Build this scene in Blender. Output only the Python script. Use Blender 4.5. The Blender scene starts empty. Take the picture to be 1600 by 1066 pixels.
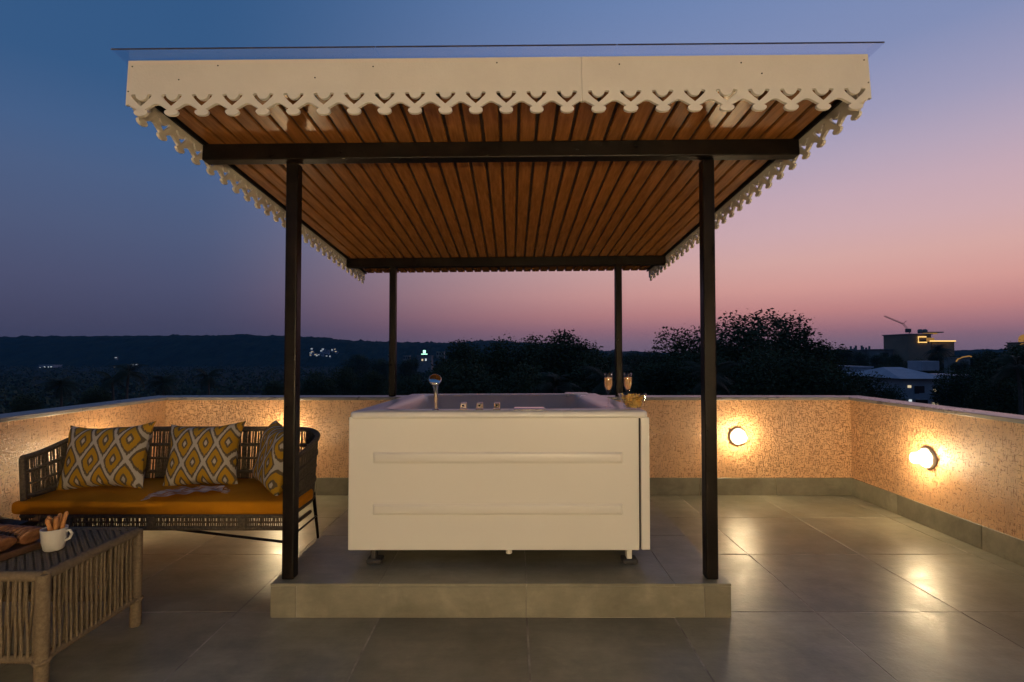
import bpy, bmesh, math, random
import numpy as np
from mathutils import Vector, Matrix, noise
PI = math.pi
random.seed(7)
C = bpy.context.scene.collection
sc = bpy.context.scene

def lin(r, g, b, a=1.0):
    f = lambda c: (c/255/12.92) if c/255 <= .04045 else ((c/255+.055)/1.055)**2.4
    return (f(r), f(g), f(b), a)

# ------------------------------------------------------------------ camera
FPX = 786.0                                   # focal length in pixels of the 1600 wide photograph
CH = 1.25
cam = bpy.data.cameras.new('camera'); cam.sensor_width = 36; cam.lens = FPX/1600*36
cam.clip_start = .05; cam.clip_end = 6000
co = bpy.data.objects.new('camera', cam); C.objects.link(co)
co.location = (0, 0, CH); co.rotation_euler = (math.radians(90+1.46), 0, 0)
sc.camera = co

# ------------------------------------------------------------------ dusk sky
world = bpy.data.worlds.new('World'); sc.world = world; world.use_nodes = True
nt = world.node_tree; nt.nodes.clear()
def wn(t, **k):
    n = nt.nodes.new(t)
    for a, b in k.items(): setattr(n, a, b)
    return n
def wmath(op, a, b=None):
    n = wn('ShaderNodeMath', operation=op)
    for i, v in enumerate((a, b)):
        if v is None: continue
        if isinstance(v, (int, float)): n.inputs[i].default_value = v
        else: nt.links.new(v, n.inputs[i])
    return n.outputs[0]
def wramp(fac, stops):
    n = wn('ShaderNodeValToRGB'); e = n.color_ramp.elements
    n.color_ramp.interpolation = 'EASE' if len(stops) == 2 else 'LINEAR'
    while len(e) < len(stops): e.new(.5)
    for el, (p, c) in zip(e, stops): el.position = p; el.color = c
    nt.links.new(fac, n.inputs[0]); return n.outputs[0]
tc = wn('ShaderNodeTexCoord'); sep = wn('ShaderNodeSeparateXYZ')
nt.links.new(tc.outputs['Generated'], sep.inputs[0])
SUNAZ = math.radians(47)
elev = wmath('DIVIDE', wmath('ARCSINE', sep.outputs[2]), PI/2)           # 0 horizon .. 1 zenith
hl = wmath('SQRT', wmath('MAXIMUM', wmath('SUBTRACT', 1.0, wmath('MULTIPLY', sep.outputs[2], sep.outputs[2])), 1e-4))
dt = wmath('DIVIDE', wmath('ADD', wmath('MULTIPLY', sep.outputs[0], math.sin(SUNAZ)), wmath('MULTIPLY', sep.outputs[1], math.cos(SUNAZ))), hl)
mr = wn('ShaderNodeMapRange', interpolation_type='SMOOTHSTEP'); nt.links.new(dt, mr.inputs[0])
mr.inputs[1].default_value = .15; mr.inputs[2].default_value = 1.06
D = 1/90
cool = wramp(elev, [(0, lin(68,66,90)), (3.2*D, lin(70,70,97)), (6.6*D, lin(74,78,108)), (11.3*D, lin(74,86,119)), (15.8*D, lin(70,90,127)), (19*D, lin(62,90,131)), (24*D, lin(46,84,128)), (35*D, lin(40,82,128)), (1, lin(18,38,74))])
warm = wramp(elev, [(0, lin(116,98,120)), (1.3*D, lin(136,106,124)), (2.6*D, lin(166,114,124)), (4.2*D, lin(194,130,128)), (6.5*D, lin(212,152,144)), (9.2*D, lin(212,164,158)), (12*D, lin(204,166,170)), (15*D, lin(194,164,176)), (18*D, lin(178,160,180)), (21.6*D, lin(154,150,180)), (27*D, lin(124,136,176)), (35*D, lin(104,128,174)), (1, lin(18,38,74))])
mix = wn('ShaderNodeMix', data_type='RGBA')
nt.links.new(mr.outputs[0], mix.inputs[0]); nt.links.new(cool, mix.inputs[6]); nt.links.new(warm, mix.inputs[7])
bg = wn('ShaderNodeBackground'); bg.inputs[1].default_value = 1.08
hsv = wn('ShaderNodeHueSaturation'); hsv.inputs['Saturation'].default_value = .96; hsv.inputs['Value'].default_value = 1.02
nt.links.new(mix.outputs[2], hsv.inputs['Color']); nt.links.new(hsv.outputs[0], bg.inputs[0])
wo = wn('ShaderNodeOutputWorld'); nt.links.new(bg.outputs[0], wo.inputs[0])

# the last of the afterglow, low over the right-hand horizon
sl = bpy.data.lights.new('sun', 'SUN'); sl.energy = .03; sl.angle = math.radians(20); sl.color = (1, .62, .52)
so = bpy.data.objects.new('sun', sl); C.objects.link(so)
so.rotation_euler = Vector((-math.sin(SUNAZ), -math.cos(SUNAZ), -math.tan(math.radians(5)))).to_track_quat('-Z', 'Y').to_euler()
LAMP = 255.0                                   # glass globes of the wall lamps
FRONT = 1700.0                                 # brighter globes, added out of view on the stair house as front light
LCOL = (1, .76, .43, 1)

sc.view_settings.view_transform = 'Standard'; sc.view_settings.look = 'None'
sc.view_settings.exposure = 0; sc.view_settings.gamma = 1
sc.render.engine = 'CYCLES'

def at(px, py, Y):
    """point on the ray of photo pixel (px, py) at world depth Y"""
    t = math.radians(1.46); dx = (px-800)/FPX; dz = -(py-533)/FPX
    y = math.cos(t)-dz*math.sin(t); z = math.sin(t)+dz*math.cos(t)
    return Vector((dx/y*Y, Y, CH+z/y*Y))

# ------------------------------------------------------------------ materials
def mat(name, col, rough=.6, metal=0, col2=None, nscale=8, nstretch=(1,1,1), detail=6, bump=0, bscale=None, rvar=0, spec=.5, coords='pos', emis=None, estr=0, lo=.35, hi=.65, sheen=0):
    m = bpy.data.materials.new(name); m.use_nodes = True
    n = m.node_tree; p = n.nodes['Principled BSDF']
    c4 = tuple(col)[:3]+(1,)
    p.inputs['Base Color'].default_value = c4; p.inputs['Roughness'].default_value = rough
    p.inputs['Metallic'].default_value = metal; p.inputs['Specular IOR Level'].default_value = spec
    if sheen: p.inputs['Sheen Weight'].default_value = sheen
    if emis: p.inputs['Emission Color'].default_value = emis; p.inputs['Emission Strength'].default_value = estr
    if col2 or bump or rvar:
        if coords == 'pos':
            g = n.nodes.new('ShaderNodeNewGeometry'); src = g.outputs['Position']
        else:
            g = n.nodes.new('ShaderNodeTexCoord'); src = g.outputs['Object']
        mp = n.nodes.new('ShaderNodeMapping'); mp.inputs['Scale'].default_value = nstretch
        n.links.new(src, mp.inputs[0])
        t = n.nodes.new('ShaderNodeTexNoise'); t.inputs['Scale'].default_value = nscale; t.inputs['Detail'].default_value = detail
        t.inputs['Roughness'].default_value = .65
        n.links.new(mp.outputs[0], t.inputs[0])
        if col2:
            r = n.nodes.new('ShaderNodeValToRGB'); r.color_ramp.elements[0].position = lo; r.color_ramp.elements[1].position = hi
            r.color_ramp.elements[0].color = c4; r.color_ramp.elements[1].color = tuple(col2)[:3]+(1,)
            n.links.new(t.outputs[0], r.inputs[0]); n.links.new(r.outputs[0], p.inputs['Base Color'])
        if rvar:
            mr = n.nodes.new('ShaderNodeMapRange'); mr.inputs[1].default_value = .3; mr.inputs[2].default_value = .7
            mr.inputs[3].default_value = rough-rvar; mr.inputs[4].default_value = rough+rvar
            n.links.new(t.outputs[0], mr.inputs[0]); n.links.new(mr.outputs[0], p.inputs['Roughness'])
        if bump:
            b = n.nodes.new('ShaderNodeBump'); b.inputs['Distance'].default_value = bump; b.inputs['Strength'].default_value = 1
            if bscale:
                t2 = n.nodes.new('ShaderNodeTexNoise'); t2.inputs['Scale'].default_value = bscale; t2.inputs['Detail'].default_value = 4
                n.links.new(mp.outputs[0], t2.inputs[0]); n.links.new(t2.outputs[0], b.inputs['Height'])
            else: n.links.new(t.outputs[0], b.inputs['Height'])
            n.links.new(b.outputs[0], p.inputs['Normal'])
    return m

def plaster():
    m = bpy.data.materials.new('rustic_plaster'); m.use_nodes = True
    n = m.node_tree; p = n.nodes['Principled BSDF']; L = n.links.new
    p.inputs['Roughness'].default_value = .42
    g = n.nodes.new('ShaderNodeNewGeometry'); s = n.nodes.new('ShaderNodeSeparateXYZ'); L(g.outputs['Position'], s.inputs[0])
    ad = n.nodes.new('ShaderNodeMath'); L(s.outputs[0], ad.inputs[0]); L(s.outputs[1], ad.inputs[1])
    def vec(sx, sz, off):
        cb = n.nodes.new('ShaderNodeCombineXYZ'); L(ad.outputs[0], cb.inputs[0]); L(s.outputs[2], cb.inputs[2])
        mp = n.nodes.new('ShaderNodeMapping'); mp.inputs['Scale'].default_value = (sx, 1, sz); mp.inputs['Location'].default_value = (off, 0, off)
        L(cb.outputs[0], mp.inputs[0]); return mp.outputs[0]
    def groove(sx, sz, off, lo, hi):
        t = n.nodes.new('ShaderNodeTexNoise'); t.inputs['Scale'].default_value = 1; t.inputs['Detail'].default_value = 3; t.inputs['Distortion'].default_value = .5
        L(vec(sx, sz, off), t.inputs[0])
        r = n.nodes.new('ShaderNodeMapRange'); r.inputs[1].default_value = lo; r.inputs[2].default_value = hi
        r.interpolation_type = 'SMOOTHSTEP'; L(t.outputs[0], r.inputs[0]); return r.outputs[0]
    v = groove(150, 20, 0, .34, .43); h = groove(22, 150, 9.3, .33, .41); v2 = groove(90, 60, 4.1, .33, .43)
    mu = n.nodes.new('ShaderNodeMath'); mu.operation = 'MULTIPLY'; L(v, mu.inputs[0]); L(h, mu.inputs[1])
    mu2 = n.nodes.new('ShaderNodeMath'); mu2.operation = 'MULTIPLY'; L(mu.outputs[0], mu2.inputs[0]); L(v2, mu2.inputs[1])
    f = n.nodes.new('ShaderNodeTexNoise'); f.inputs['Scale'].default_value = 160; f.inputs['Detail'].default_value = 3; L(g.outputs['Position'], f.inputs[0])
    fm = n.nodes.new('ShaderNodeMath'); fm.operation = 'MULTIPLY_ADD'; L(f.outputs[0], fm.inputs[0]); fm.inputs[1].default_value = .35; L(mu2.outputs[0], fm.inputs[2])
    b = n.nodes.new('ShaderNodeBump'); b.inputs['Distance'].default_value = .009; L(fm.outputs[0], b.inputs['Height']); L(b.outputs[0], p.inputs['Normal'])
    t = n.nodes.new('ShaderNodeTexNoise'); t.inputs['Scale'].default_value = 2.5; t.inputs['Detail'].default_value = 5; L(g.outputs['Position'], t.inputs[0])
    r = n.nodes.new('ShaderNodeValToRGB'); r.color_ramp.elements[0].position = .3; r.color_ramp.elements[1].position = .7
    r.color_ramp.elements[0].color = (.56, .30, .145, 1); r.color_ramp.elements[1].color = (.66, .37, .18, 1)
    L(t.outputs[0], r.inputs[0])
    sk = n.nodes.new('ShaderNodeTexNoise'); sk.inputs['Scale'].default_value = 1; sk.inputs['Detail'].default_value = 6; L(vec(9, .9, 2.7), sk.inputs[0])
    sr = n.nodes.new('ShaderNodeMapRange'); sr.inputs[1].default_value = .48; sr.inputs[2].default_value = .75; sr.inputs[3].default_value = 0; sr.inputs[4].default_value = .45; L(sk.outputs[0], sr.inputs[0])
    sm = n.nodes.new('ShaderNodeMix'); sm.data_type = 'RGBA'; sm.inputs[7].default_value = (.36, .22, .12, 1); L(sr.outputs[0], sm.inputs[0]); L(r.outputs[0], sm.inputs[6])
    mx = n.nodes.new('ShaderNodeMix'); mx.data_type = 'RGBA'; mx.inputs[6].default_value = (.27, .125, .05, 1)
    L(mu2.outputs[0], mx.inputs[0]); L(sm.outputs[2], mx.inputs[7]); L(mx.outputs[2], p.inputs['Base Color'])
    return m

def ikat(name, a, b, off=(0, 0)):
    """woven ogee lattice in cream, grey-brown and mustard; a, b = repeat in metres"""
    m = bpy.data.materials.new(name); m.use_nodes = True
    n = m.node_tree; p = n.nodes['Principled BSDF']; L = n.links.new
    p.inputs['Roughness'].default_value = .9; p.inputs['Specular IOR Level'].default_value = .15
    t = n.nodes.new('ShaderNodeTexCoord'); s = n.nodes.new('ShaderNodeSeparateXYZ'); L(t.outputs['Object'], s.inputs[0])
    def M(op, x, y=None, z=None):
        q = n.nodes.new('ShaderNodeMath'); q.operation = op
        for i, v in enumerate((x, y, z)):
            if v is None: continue
            if isinstance(v, (int, float)): q.inputs[i].default_value = v
            else: L(v, q.inputs[i])
        return q.outputs[0]
    w = n.nodes.new('ShaderNodeTexNoise'); w.inputs['Scale'].default_value = 1; w.inputs['Detail'].default_value = 3
    mp = n.nodes.new('ShaderNodeMapping'); mp.inputs['Scale'].default_value = (260, 40, 40); L(t.outputs['Object'], mp.inputs[0]); L(mp.outputs[0], w.inputs[0])
    y = M('ADD', M('ADD', s.outputs[1], off[1]), M('MULTIPLY', M('SUBTRACT', w.outputs[0], .5), .022))
    Yp = M('MULTIPLY', y, 2*PI/b)
    x = M('MULTIPLY', M('ADD', s.outputs[0], off[0]), 2*PI/a)
    cx = M('COSINE', x); cy = M('COSINE', Yp)
    tri = lambda z: M('SUBTRACT', 1.0, M('MULTIPLY', M('PINGPONG', M('ADD', z, 200*PI), PI), 2/PI))
    h = M('MULTIPLY', M('ABSOLUTE', M('ADD', M('ADD', M('MULTIPLY', cx, .4), M('MULTIPLY', tri(x), .6)), M('ADD', M('MULTIPLY', cy, .4), M('MULTIPLY', tri(Yp), .6)))), .5)
    h2 = M('ADD', h, M('MULTIPLY', M('SUBTRACT', w.outputs[0], .5), .10))
    r = n.nodes.new('ShaderNodeValToRGB'); e = r.color_ramp.elements
    cream = (.52, .46, .38, 1); gry = (.14, .105, .06, 1); yel = (.50, .27, .02, 1)
    st = [(0, cream), (.12, cream), (.16, gry), (.30, gry), (.34, yel), (.72, yel), (.75, gry), (.87, gry), (.90, cream), (1, cream)]
    while len(e) < len(st): e.new(.5)
    for el, (q, c) in zip(e, st): el.position = q; el.color = c
    L(h2, r.inputs[0])
    wv = n.nodes.new('ShaderNodeTexNoise'); wv.inputs['Scale'].default_value = 420; L(t.outputs['Object'], wv.inputs[0])
    mx = n.nodes.new('ShaderNodeMix'); mx.data_type = 'RGBA'; mx.blend_type = 'MULTIPLY'; mx.inputs[0].default_value = .5
    L(r.outputs[0], mx.inputs[6]); L(wv.outputs[0], mx.inputs[7]); L(mx.outputs[2], p.inputs['Base Color'])
    bm_ = n.nodes.new('ShaderNodeBump'); bm_.inputs['Distance'].default_value = .0015; L(wv.outputs[0], bm_.inputs['Height']); L(bm_.outputs[0], p.inputs['Normal'])
    return m

def glass(name, tint=(1,1,1), rough=.02, fix=None):
    m = bpy.data.materials.new(name); m.use_nodes = True
    n = m.node_tree; n.nodes.clear(); L = n.links.new
    o = n.nodes.new('ShaderNodeOutputMaterial'); tr = n.nodes.new('ShaderNodeBsdfTransparent'); tr.inputs[0].default_value = tuple(tint)+(1,)
    gl = n.nodes.new('ShaderNodeBsdfGlossy'); gl.inputs['Roughness'].default_value = rough
    lw = n.nodes.new('ShaderNodeLayerWeight'); lw.inputs[0].default_value = .5
    pw = n.nodes.new('ShaderNodeMath'); pw.operation = 'POWER'; pw.inputs[1].default_value = 3; L(lw.outputs['Facing'], pw.inputs[0])
    fr = n.nodes.new('ShaderNodeMath'); fr.operation = 'MULTIPLY_ADD'; fr.inputs[1].default_value = .5; fr.inputs[2].default_value = .05; L(pw.outputs[0], fr.inputs[0])
    mx = n.nodes.new('ShaderNodeMixShader'); (L(fr.outputs[0], mx.inputs[0]) if fix is None else setattr(mx.inputs[0], 'default_value', fix)); L(tr.outputs[0], mx.inputs[1]); L(gl.outputs[0], mx.inputs[2]); L(mx.outputs[0], o.inputs[0])
    return m

def wine_mat():
    m = mat('sparkling_rose', (.97, .55, .22), .1, col2=(.99, .66, .36), nscale=60); p = m.node_tree.nodes['Principled BSDF']
    p.inputs['Transmission Weight'].default_value = .55; p.inputs['IOR'].default_value = 1.2; return m

def emit(name, col, s):
    m = bpy.data.materials.new(name); m.use_nodes = True
    n = m.node_tree; n.nodes.clear(); o = n.nodes.new('ShaderNodeOutputMaterial'); e = n.nodes.new('ShaderNodeEmission')
    e.inputs[0].default_value = tuple(col)[:3]+(1,); e.inputs[1].default_value = s; n.links.new(e.outputs[0], o.inputs[0]); return m

def stone_tile():
    """grey honed stone: cloudy tone, scuffs, a little difference from tile to tile"""
    m = mat('stone_tile', (.118, .108, .074), .33, col2=(.210, .190, .136), nscale=2.6, detail=9, rvar=.10, bump=.0009, bscale=55, spec=.5)
    n = m.node_tree; p = n.nodes['Principled BSDF']; L = n.links.new
    src = p.inputs['Base Color'].links[0].from_socket
    oi = n.nodes.new('ShaderNodeObjectInfo'); mr = n.nodes.new('ShaderNodeMapRange'); mr.inputs[3].default_value = .82; mr.inputs[4].default_value = 1.16
    L(oi.outputs['Random'], mr.inputs[0])
    g = n.nodes.new('ShaderNodeNewGeometry'); st = n.nodes.new('ShaderNodeTexNoise'); st.inputs['Scale'].default_value = 9; st.inputs['Detail'].default_value = 8; st.inputs['Roughness'].default_value = .75
    mp = n.nodes.new('ShaderNodeMapping'); mp.inputs['Scale'].default_value = (.35, 1.6, 1); L(g.outputs['Position'], mp.inputs[0]); L(mp.outputs[0], st.inputs[0])
    m2 = n.nodes.new('ShaderNodeMapRange'); m2.inputs[1].default_value = .3; m2.inputs[2].default_value = .7; m2.inputs[3].default_value = .82; m2.inputs[4].default_value = 1.14; L(st.outputs[0], m2.inputs[0])
    mu = n.nodes.new('ShaderNodeMath'); mu.operation = 'MULTIPLY'; L(mr.outputs[0], mu.inputs[0]); L(m2.outputs[0], mu.inputs[1])
    wn_ = n.nodes.new('ShaderNodeTexNoise'); wn_.inputs['Scale'].default_value = 5.5; wn_.inputs['Detail'].default_value = 5; wn_.inputs['Roughness'].default_value = .6; wn_.inputs['Distortion'].default_value = .6; L(g.outputs['Position'], wn_.inputs[0])
    wr = n.nodes.new('ShaderNodeMapRange'); wr.inputs[1].default_value = .35; wr.inputs[2].default_value = .68; wr.inputs[3].default_value = .32; wr.inputs[4].default_value = .44; L(wn_.outputs[0], wr.inputs[0]); L(wr.outputs[0], p.inputs['Roughness'])
    du = n.nodes.new('ShaderNodeMapRange'); du.inputs[1].default_value = .50; du.inputs[2].default_value = .72; du.inputs[3].default_value = 1; du.inputs[4].default_value = 1.28; L(wn_.outputs[0], du.inputs[0])
    m3 = n.nodes.new('ShaderNodeMath'); m3.operation = 'MULTIPLY'; L(mu.outputs[0], m3.inputs[0]); L(du.outputs[0], m3.inputs[1]); mu = m3
    vm = n.nodes.new('ShaderNodeVectorMath'); vm.operation = 'SCALE'; L(src, vm.inputs[0]); L(mu.outputs[0], vm.inputs['Scale']); L(vm.outputs[0], p.inputs['Base Color'])
    return m

M = dict(
    plaster=plaster(), tile=stone_tile(),
    grout=mat('grout', (.42, .38, .32), .9, col2=(.16, .14, .12), nscale=3.2, detail=7, lo=.38, hi=.6),
    coping=mat('coping_stone', (.13, .12, .12), .32, col2=(.20, .19, .18), nscale=5, rvar=.08),
    black=mat('black_paint', (.0035, .0028, .0024), .36, col2=(.009, .006, .0045), nscale=14, rvar=.10, spec=.12, bump=.0006, bscale=60),
    wood=mat('soffit_wood', (.185, .066, .013), .27, col2=(.31, .122, .030), nscale=3, nstretch=(18, 1.1, 18), detail=6, bump=.0002),
    deck=mat('roof_deck', (.03, .018, .01), .8, col2=(.05, .03, .02), nscale=5),
    fascia=mat('fascia_paint', (.54, .49, .415), .6, col2=(.575, .525, .445), nscale=7, detail=8, bump=.0012, bscale=110),
    sheet=glass('clear_sheet', (.95, .945, .975), fix=.05), edge=mat('sheet_edge', (.03, .025, .04), .3, col2=(.05, .045, .06), nscale=30),
    acrylic=mat('tub_acrylic', (.66, .63, .565), .25, col2=(.68, .65, .585), nscale=1.6, detail=3, rvar=.05),
    panel=mat('tub_panel', (.655, .62, .55), .30, col2=(.665, .63, .56), nscale=2.6, detail=2, bump=.004, bscale=2.2),
    gap=mat('shadow_gap_black', (.012, .011, .010), .8, col2=(.02, .018, .016), nscale=20),
    chrome=mat('chrome', (.75, .74, .72), .09, 1, col2=(.66, .65, .64), nscale=9),
    rubber=mat('black_rubber', (.02, .02, .02), .7, col2=(.035, .03, .03), nscale=30),
    rope=mat('taupe_rope', (.11, .080, .050), .85, col2=(.17, .128, .082), nscale=70, bump=.002, bscale=260, spec=.2),
    rope_d=mat('dark_rope', (.060, .048, .034), .85, col2=(.105, .082, .058), nscale=70, bump=.002, bscale=260, spec=.2),
    cushion=mat('mustard_fabric', (.46, .170, .005), .9, col2=(.53, .205, .008), nscale=5, bump=.0016, bscale=300, spec=.1),
    mug=mat('mug_glaze', (.42, .39, .34), .3, col2=(.48, .45, .40), nscale=12),
    stick=mat('fried_dough', (.46, .20, .05), .6, col2=(.28, .10, .025), nscale=40, bump=.002),
    bread=mat('bread_crust', (.10, .032, .010), .65, col2=(.26, .115, .045), nscale=26, bump=.003),
    tray=mat('dark_tray', (.045, .022, .012), .4, col2=(.08, .04, .02), nscale=6, nstretch=(2, 14, 14)),
    scarf=mat('scarf_cloth', (.34, .13, .03), .9, col2=(.40, .32, .30), nscale=9, nstretch=(1.2, 5, 1), detail=3, lo=.45, hi=.52, bump=.002, bscale=160, coords='obj'),
    cglass=glass('clear_glass', (.97, .97, .96)),
    wine=wine_mat(),
    chips=mat('fried_chips', (.72, .40, .05), .5, col2=(.86, .62, .16), nscale=40),
    plate=mat('lamp_metal', (.66, .60, .52), .5, col2=(.70, .64, .56), nscale=30),
    globe=emit('lamp_globe', LCOL, LAMP), globe2=emit('lamp_globe_bright', LCOL, FRONT),
    house=mat('house_paint', (.62, .50, .38), .8, col2=(.66, .55, .43), nscale=3, bump=.002, bscale=40),
    door=mat('door_wood', (.10, .05, .025), .5, col2=(.15, .08, .04), nscale=4, nstretch=(12, 12, 1)),
    leaf=mat('dark_foliage', (.038, .052, .022), .8, col2=(.070, .090, .040), nscale=.35, spec=.2),
    leaf2=mat('olive_foliage', (.036, .048, .020), .8, col2=(.066, .082, .036), nscale=.35, spec=.2),
    palm=mat('palm_leaf', (.018, .026, .010), .7, col2=(.034, .044, .018), nscale=.5, spec=.3),
    bark=mat('bark', (.07, .055, .04), .9, col2=(.12, .095, .07), nscale=2.5, nstretch=(3, 3, .6), bump=.02),
    soil=mat('scrub_ground', (.014, .019, .010), .95, col2=(.028, .032, .017), nscale=.03, detail=10, spec=.1),
    hill=mat('wooded_hill', (.014, .022, .012), .95, col2=(.030, .040, .020), nscale=.02, detail=10, spec=.1),
    wwall=mat('white_render', (.26, .28, .32), .8, col2=(.36, .38, .42), nscale=.5, detail=8),
    wroof=mat('pale_roof', (.28, .31, .37), .7, col2=(.36, .40, .46), nscale=.6, detail=8),
    hotel=mat('hotel_render', (.22, .16, .10), .8, col2=(.28, .20, .13), nscale=.2, detail=8),
    dwall=mat('grey_concrete', (.18, .17, .16), .85, col2=(.25, .24, .22), nscale=.3, detail=8),
    dark=mat('dark_glass', (.015, .017, .02), .15, col2=(.02, .022, .026), nscale=1),
    steel=mat('crane_steel', (.10, .07, .06), .6, col2=(.14, .10, .08), nscale=1),
    amber=emit('amber_strip', (1, .60, .18), 1.5), amberd=emit('amber_wash', (1, .50, .13), .30), winw=emit('lit_window_warm', (1, .80, .50), .7),
    winc=emit('lit_window_cool', (.85, .95, 1), .7), green=emit('green_sign', (.45, 1, .72), 2.2),
)

# ------------------------------------------------------------------ mesh helpers
class MB:
    def __init__(s): s.v = []; s.f = []; s.sm = []
    def add(s, vs, fs, smooth=False):
        o = len(s.v); s.v += [tuple(v) for v in vs]; s.f += [tuple(i+o for i in f) for f in fs]; s.sm += [smooth]*len(fs)
    def box(s, x0, x1, y0, y1, z0, z1, mtx=None):
        vs = [Vector((x, y, z)) for z in (z0, z1) for y in (y0, y1) for x in (x0, x1)]
        if mtx: vs = [mtx @ v for v in vs]
        s.add(vs, [(0,2,3,1), (4,5,7,6), (0,1,5,4), (2,6,7,3), (0,4,6,2), (1,3,7,5)]); return s
    def rbox(s, x0, x1, y0, y1, z0, z1, r=.004, seg=1, mtx=None, smooth=False):
        bm = bmesh.new(); bmesh.ops.create_cube(bm, size=1)
        for v in bm.verts: v.co = ((x0+x1)/2+v.co.x*(x1-x0), (y0+y1)/2+v.co.y*(y1-y0), (z0+z1)/2+v.co.z*(z1-z0))
        bmesh.ops.bevel(bm, geom=bm.edges[:], offset=r, segments=seg, affect='EDGES', profile=.5)
        bm.verts.index_update()
        vs = [(mtx @ v.co if mtx else v.co.copy()) for v in bm.verts]
        s.add(vs, [[v.index for v in f.verts] for f in bm.faces], smooth); bm.free(); return s
    def tube(s, pts, r, n=8, caps=True, smooth=True, closed=False):
        pts = [Vector(p) for p in pts]; m = len(pts)
        rs = r if isinstance(r, (list, tuple)) else [r]*m
        vs = []; up = None
        for i, p in enumerate(pts):
            if closed: d = pts[(i+1) % m]-pts[i-1]
            else: d = pts[min(i+1, m-1)]-pts[max(i-1, 0)]
            d.normalize()
            if up is None:
                up = Vector((0,0,1)) if abs(d.z) < .9 else Vector((1,0,0))
            a = d.cross(up).normalized(); b = a.cross(d).normalized(); up = b
            for k in range(n):
                t = 2*PI*k/n; vs.append(p+(a*math.cos(t)+b*math.sin(t))*rs[i])
        fs = []
        for i in range(m if closed else m-1):
            j = (i+1) % m
            for k in range(n): fs.append((i*n+k, i*n+(k+1) % n, j*n+(k+1) % n, j*n+k))
        s.add(vs, fs, smooth)
        if caps and not closed:
            s.add(vs[:n], [tuple(range(n))[::-1]]); s.add(vs[-n:], [tuple(range(n))])
        return s
    def lathe(s, prof, c=(0,0,0), n=24, mtx=None, smooth=True):
        c = Vector(c); vs = []
        for r, z in prof:
            for k in range(n):
                t = 2*PI*k/n; v = Vector((r*math.cos(t), r*math.sin(t), z))
                vs.append((mtx @ v if mtx else v)+c)
        fs = [(i*n+k, i*n+(k+1) % n, (i+1)*n+(k+1) % n, (i+1)*n+k) for i in range(len(prof)-1) for k in range(n)]
        s.add(vs, fs, smooth); return s
    def grid(s, fn, nu, nv, smooth=True):
        vs = [fn(i/(nu-1), j/(nv-1)) for j in range(nv) for i in range(nu)]
        fs = [(j*nu+i, j*nu+i+1, (j+1)*nu+i+1, (j+1)*nu+i) for j in range(nv-1) for i in range(nu-1)]
        s.add(vs, fs, smooth); return s
    def mesh(s, name, m=None):
        me = bpy.data.meshes.new(name); me.from_pydata(s.v, [], s.f); me.polygons.foreach_set('use_smooth', s.sm)
        if m: me.materials.append(m)
        me.update(); return me
    def obj(s, name, m, parent=None, loc=None):
        o = bpy.data.objects.new(name, s.mesh(name, m)); C.objects.link(o)
        if parent: o.parent = parent
        if loc is not None: o.location = loc
        return o
def tag(o, label=None, cat=None, group=None, kind=None):
    for k, v in (('label', label), ('category', cat), ('group', group), ('kind', kind)):
        if v: o[k] = v
    return o
def empty(name, loc=(0,0,0), rz=0, label=None, cat=None, group=None):
    o = bpy.data.objects.new(name, None); C.objects.link(o); o.location = loc; o.rotation_euler = (0, 0, rz); o.empty_display_size = .1
    return tag(o, label, cat, group)
def inst(name, me, parent=None, loc=(0,0,0), rot=None, scale=None):
    o = bpy.data.objects.new(name, me); C.objects.link(o); o.location = loc
    if parent: o.parent = parent
    if rot: o.rotation_euler = rot
    if scale: o.scale = scale
    return o
def copy_tree(o, parent=None):
    c = o.copy(); C.objects.link(c)
    if parent: c.parent = parent; c.matrix_parent_inverse = o.matrix_parent_inverse.copy()
    for ch in o.children: copy_tree(ch, c)
    return c

# ================================================================== SETTING
WL, WR, WF = -3.08, 3.01, 4.486                # inner faces of the parapet
YB = -1.7                                     # stair house behind the camera
GX0, GY0, GS = .07, 2.469, .70                # joints of the floor tiles
PX0, PX1, PY0, PZ = -1.146, 1.040, 2.414, .16 # plinth

def zground(x, y):
    d = math.hypot(x, y)
    left = 1/(1+math.exp((x+.12*y)/40)) if abs(x+.12*y) < 3000 else (1 if x < 0 else 0)
    drop = min(max((d-60)/220, 0), 1); drop = drop*drop*(3-2*drop)
    right = min(max((d-80)/300, 0), 1)
    return -13+left*(-17)*drop+(1-left)*(right*6)

floor = MB().box(WL-.0, WR+.0, YB, WF, -.25, -.0012).obj('terrace_floor', M['grout']); tag(floor, kind='structure')
def tile_mesh(w, d, h=.012, r=.0008): return MB().rbox(-w/2, w/2, -d/2, d/2, -h, 0, r).mesh('floor_tile', M['tile'])
full = tile_mesh(GS-.008, GS-.008)
for i in range(-5, 5):
    for j in range(-3, 4):
        x0, x1 = GX0+i*GS, GX0+(i+1)*GS; y0, y1 = GY0+(j-1)*GS, GY0+j*GS
        cx0, cx1, cy0, cy1 = max(x0, WL), min(x1, WR), max(y0, .2), min(y1, WF-.002)
        if cx1-cx0 < .02 or cy1-cy0 < .02: continue
        if cx0 > PX0+.01 and cx1 < PX1-.01 and cy0 > PY0: continue
        if cx1-cx0 > GS-.001 and cy1-cy0 > GS-.001: me = full
        else: me = tile_mesh(cx1-cx0-.008, cy1-cy0-.008)
        o = inst('floor_tile', me, floor, ((cx0+cx1)/2, (cy0+cy1)/2, random.uniform(-.0004, .0004)))
        o.rotation_euler = (random.uniform(-.001, .001), random.uniform(-.001, .001), 0)

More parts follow.
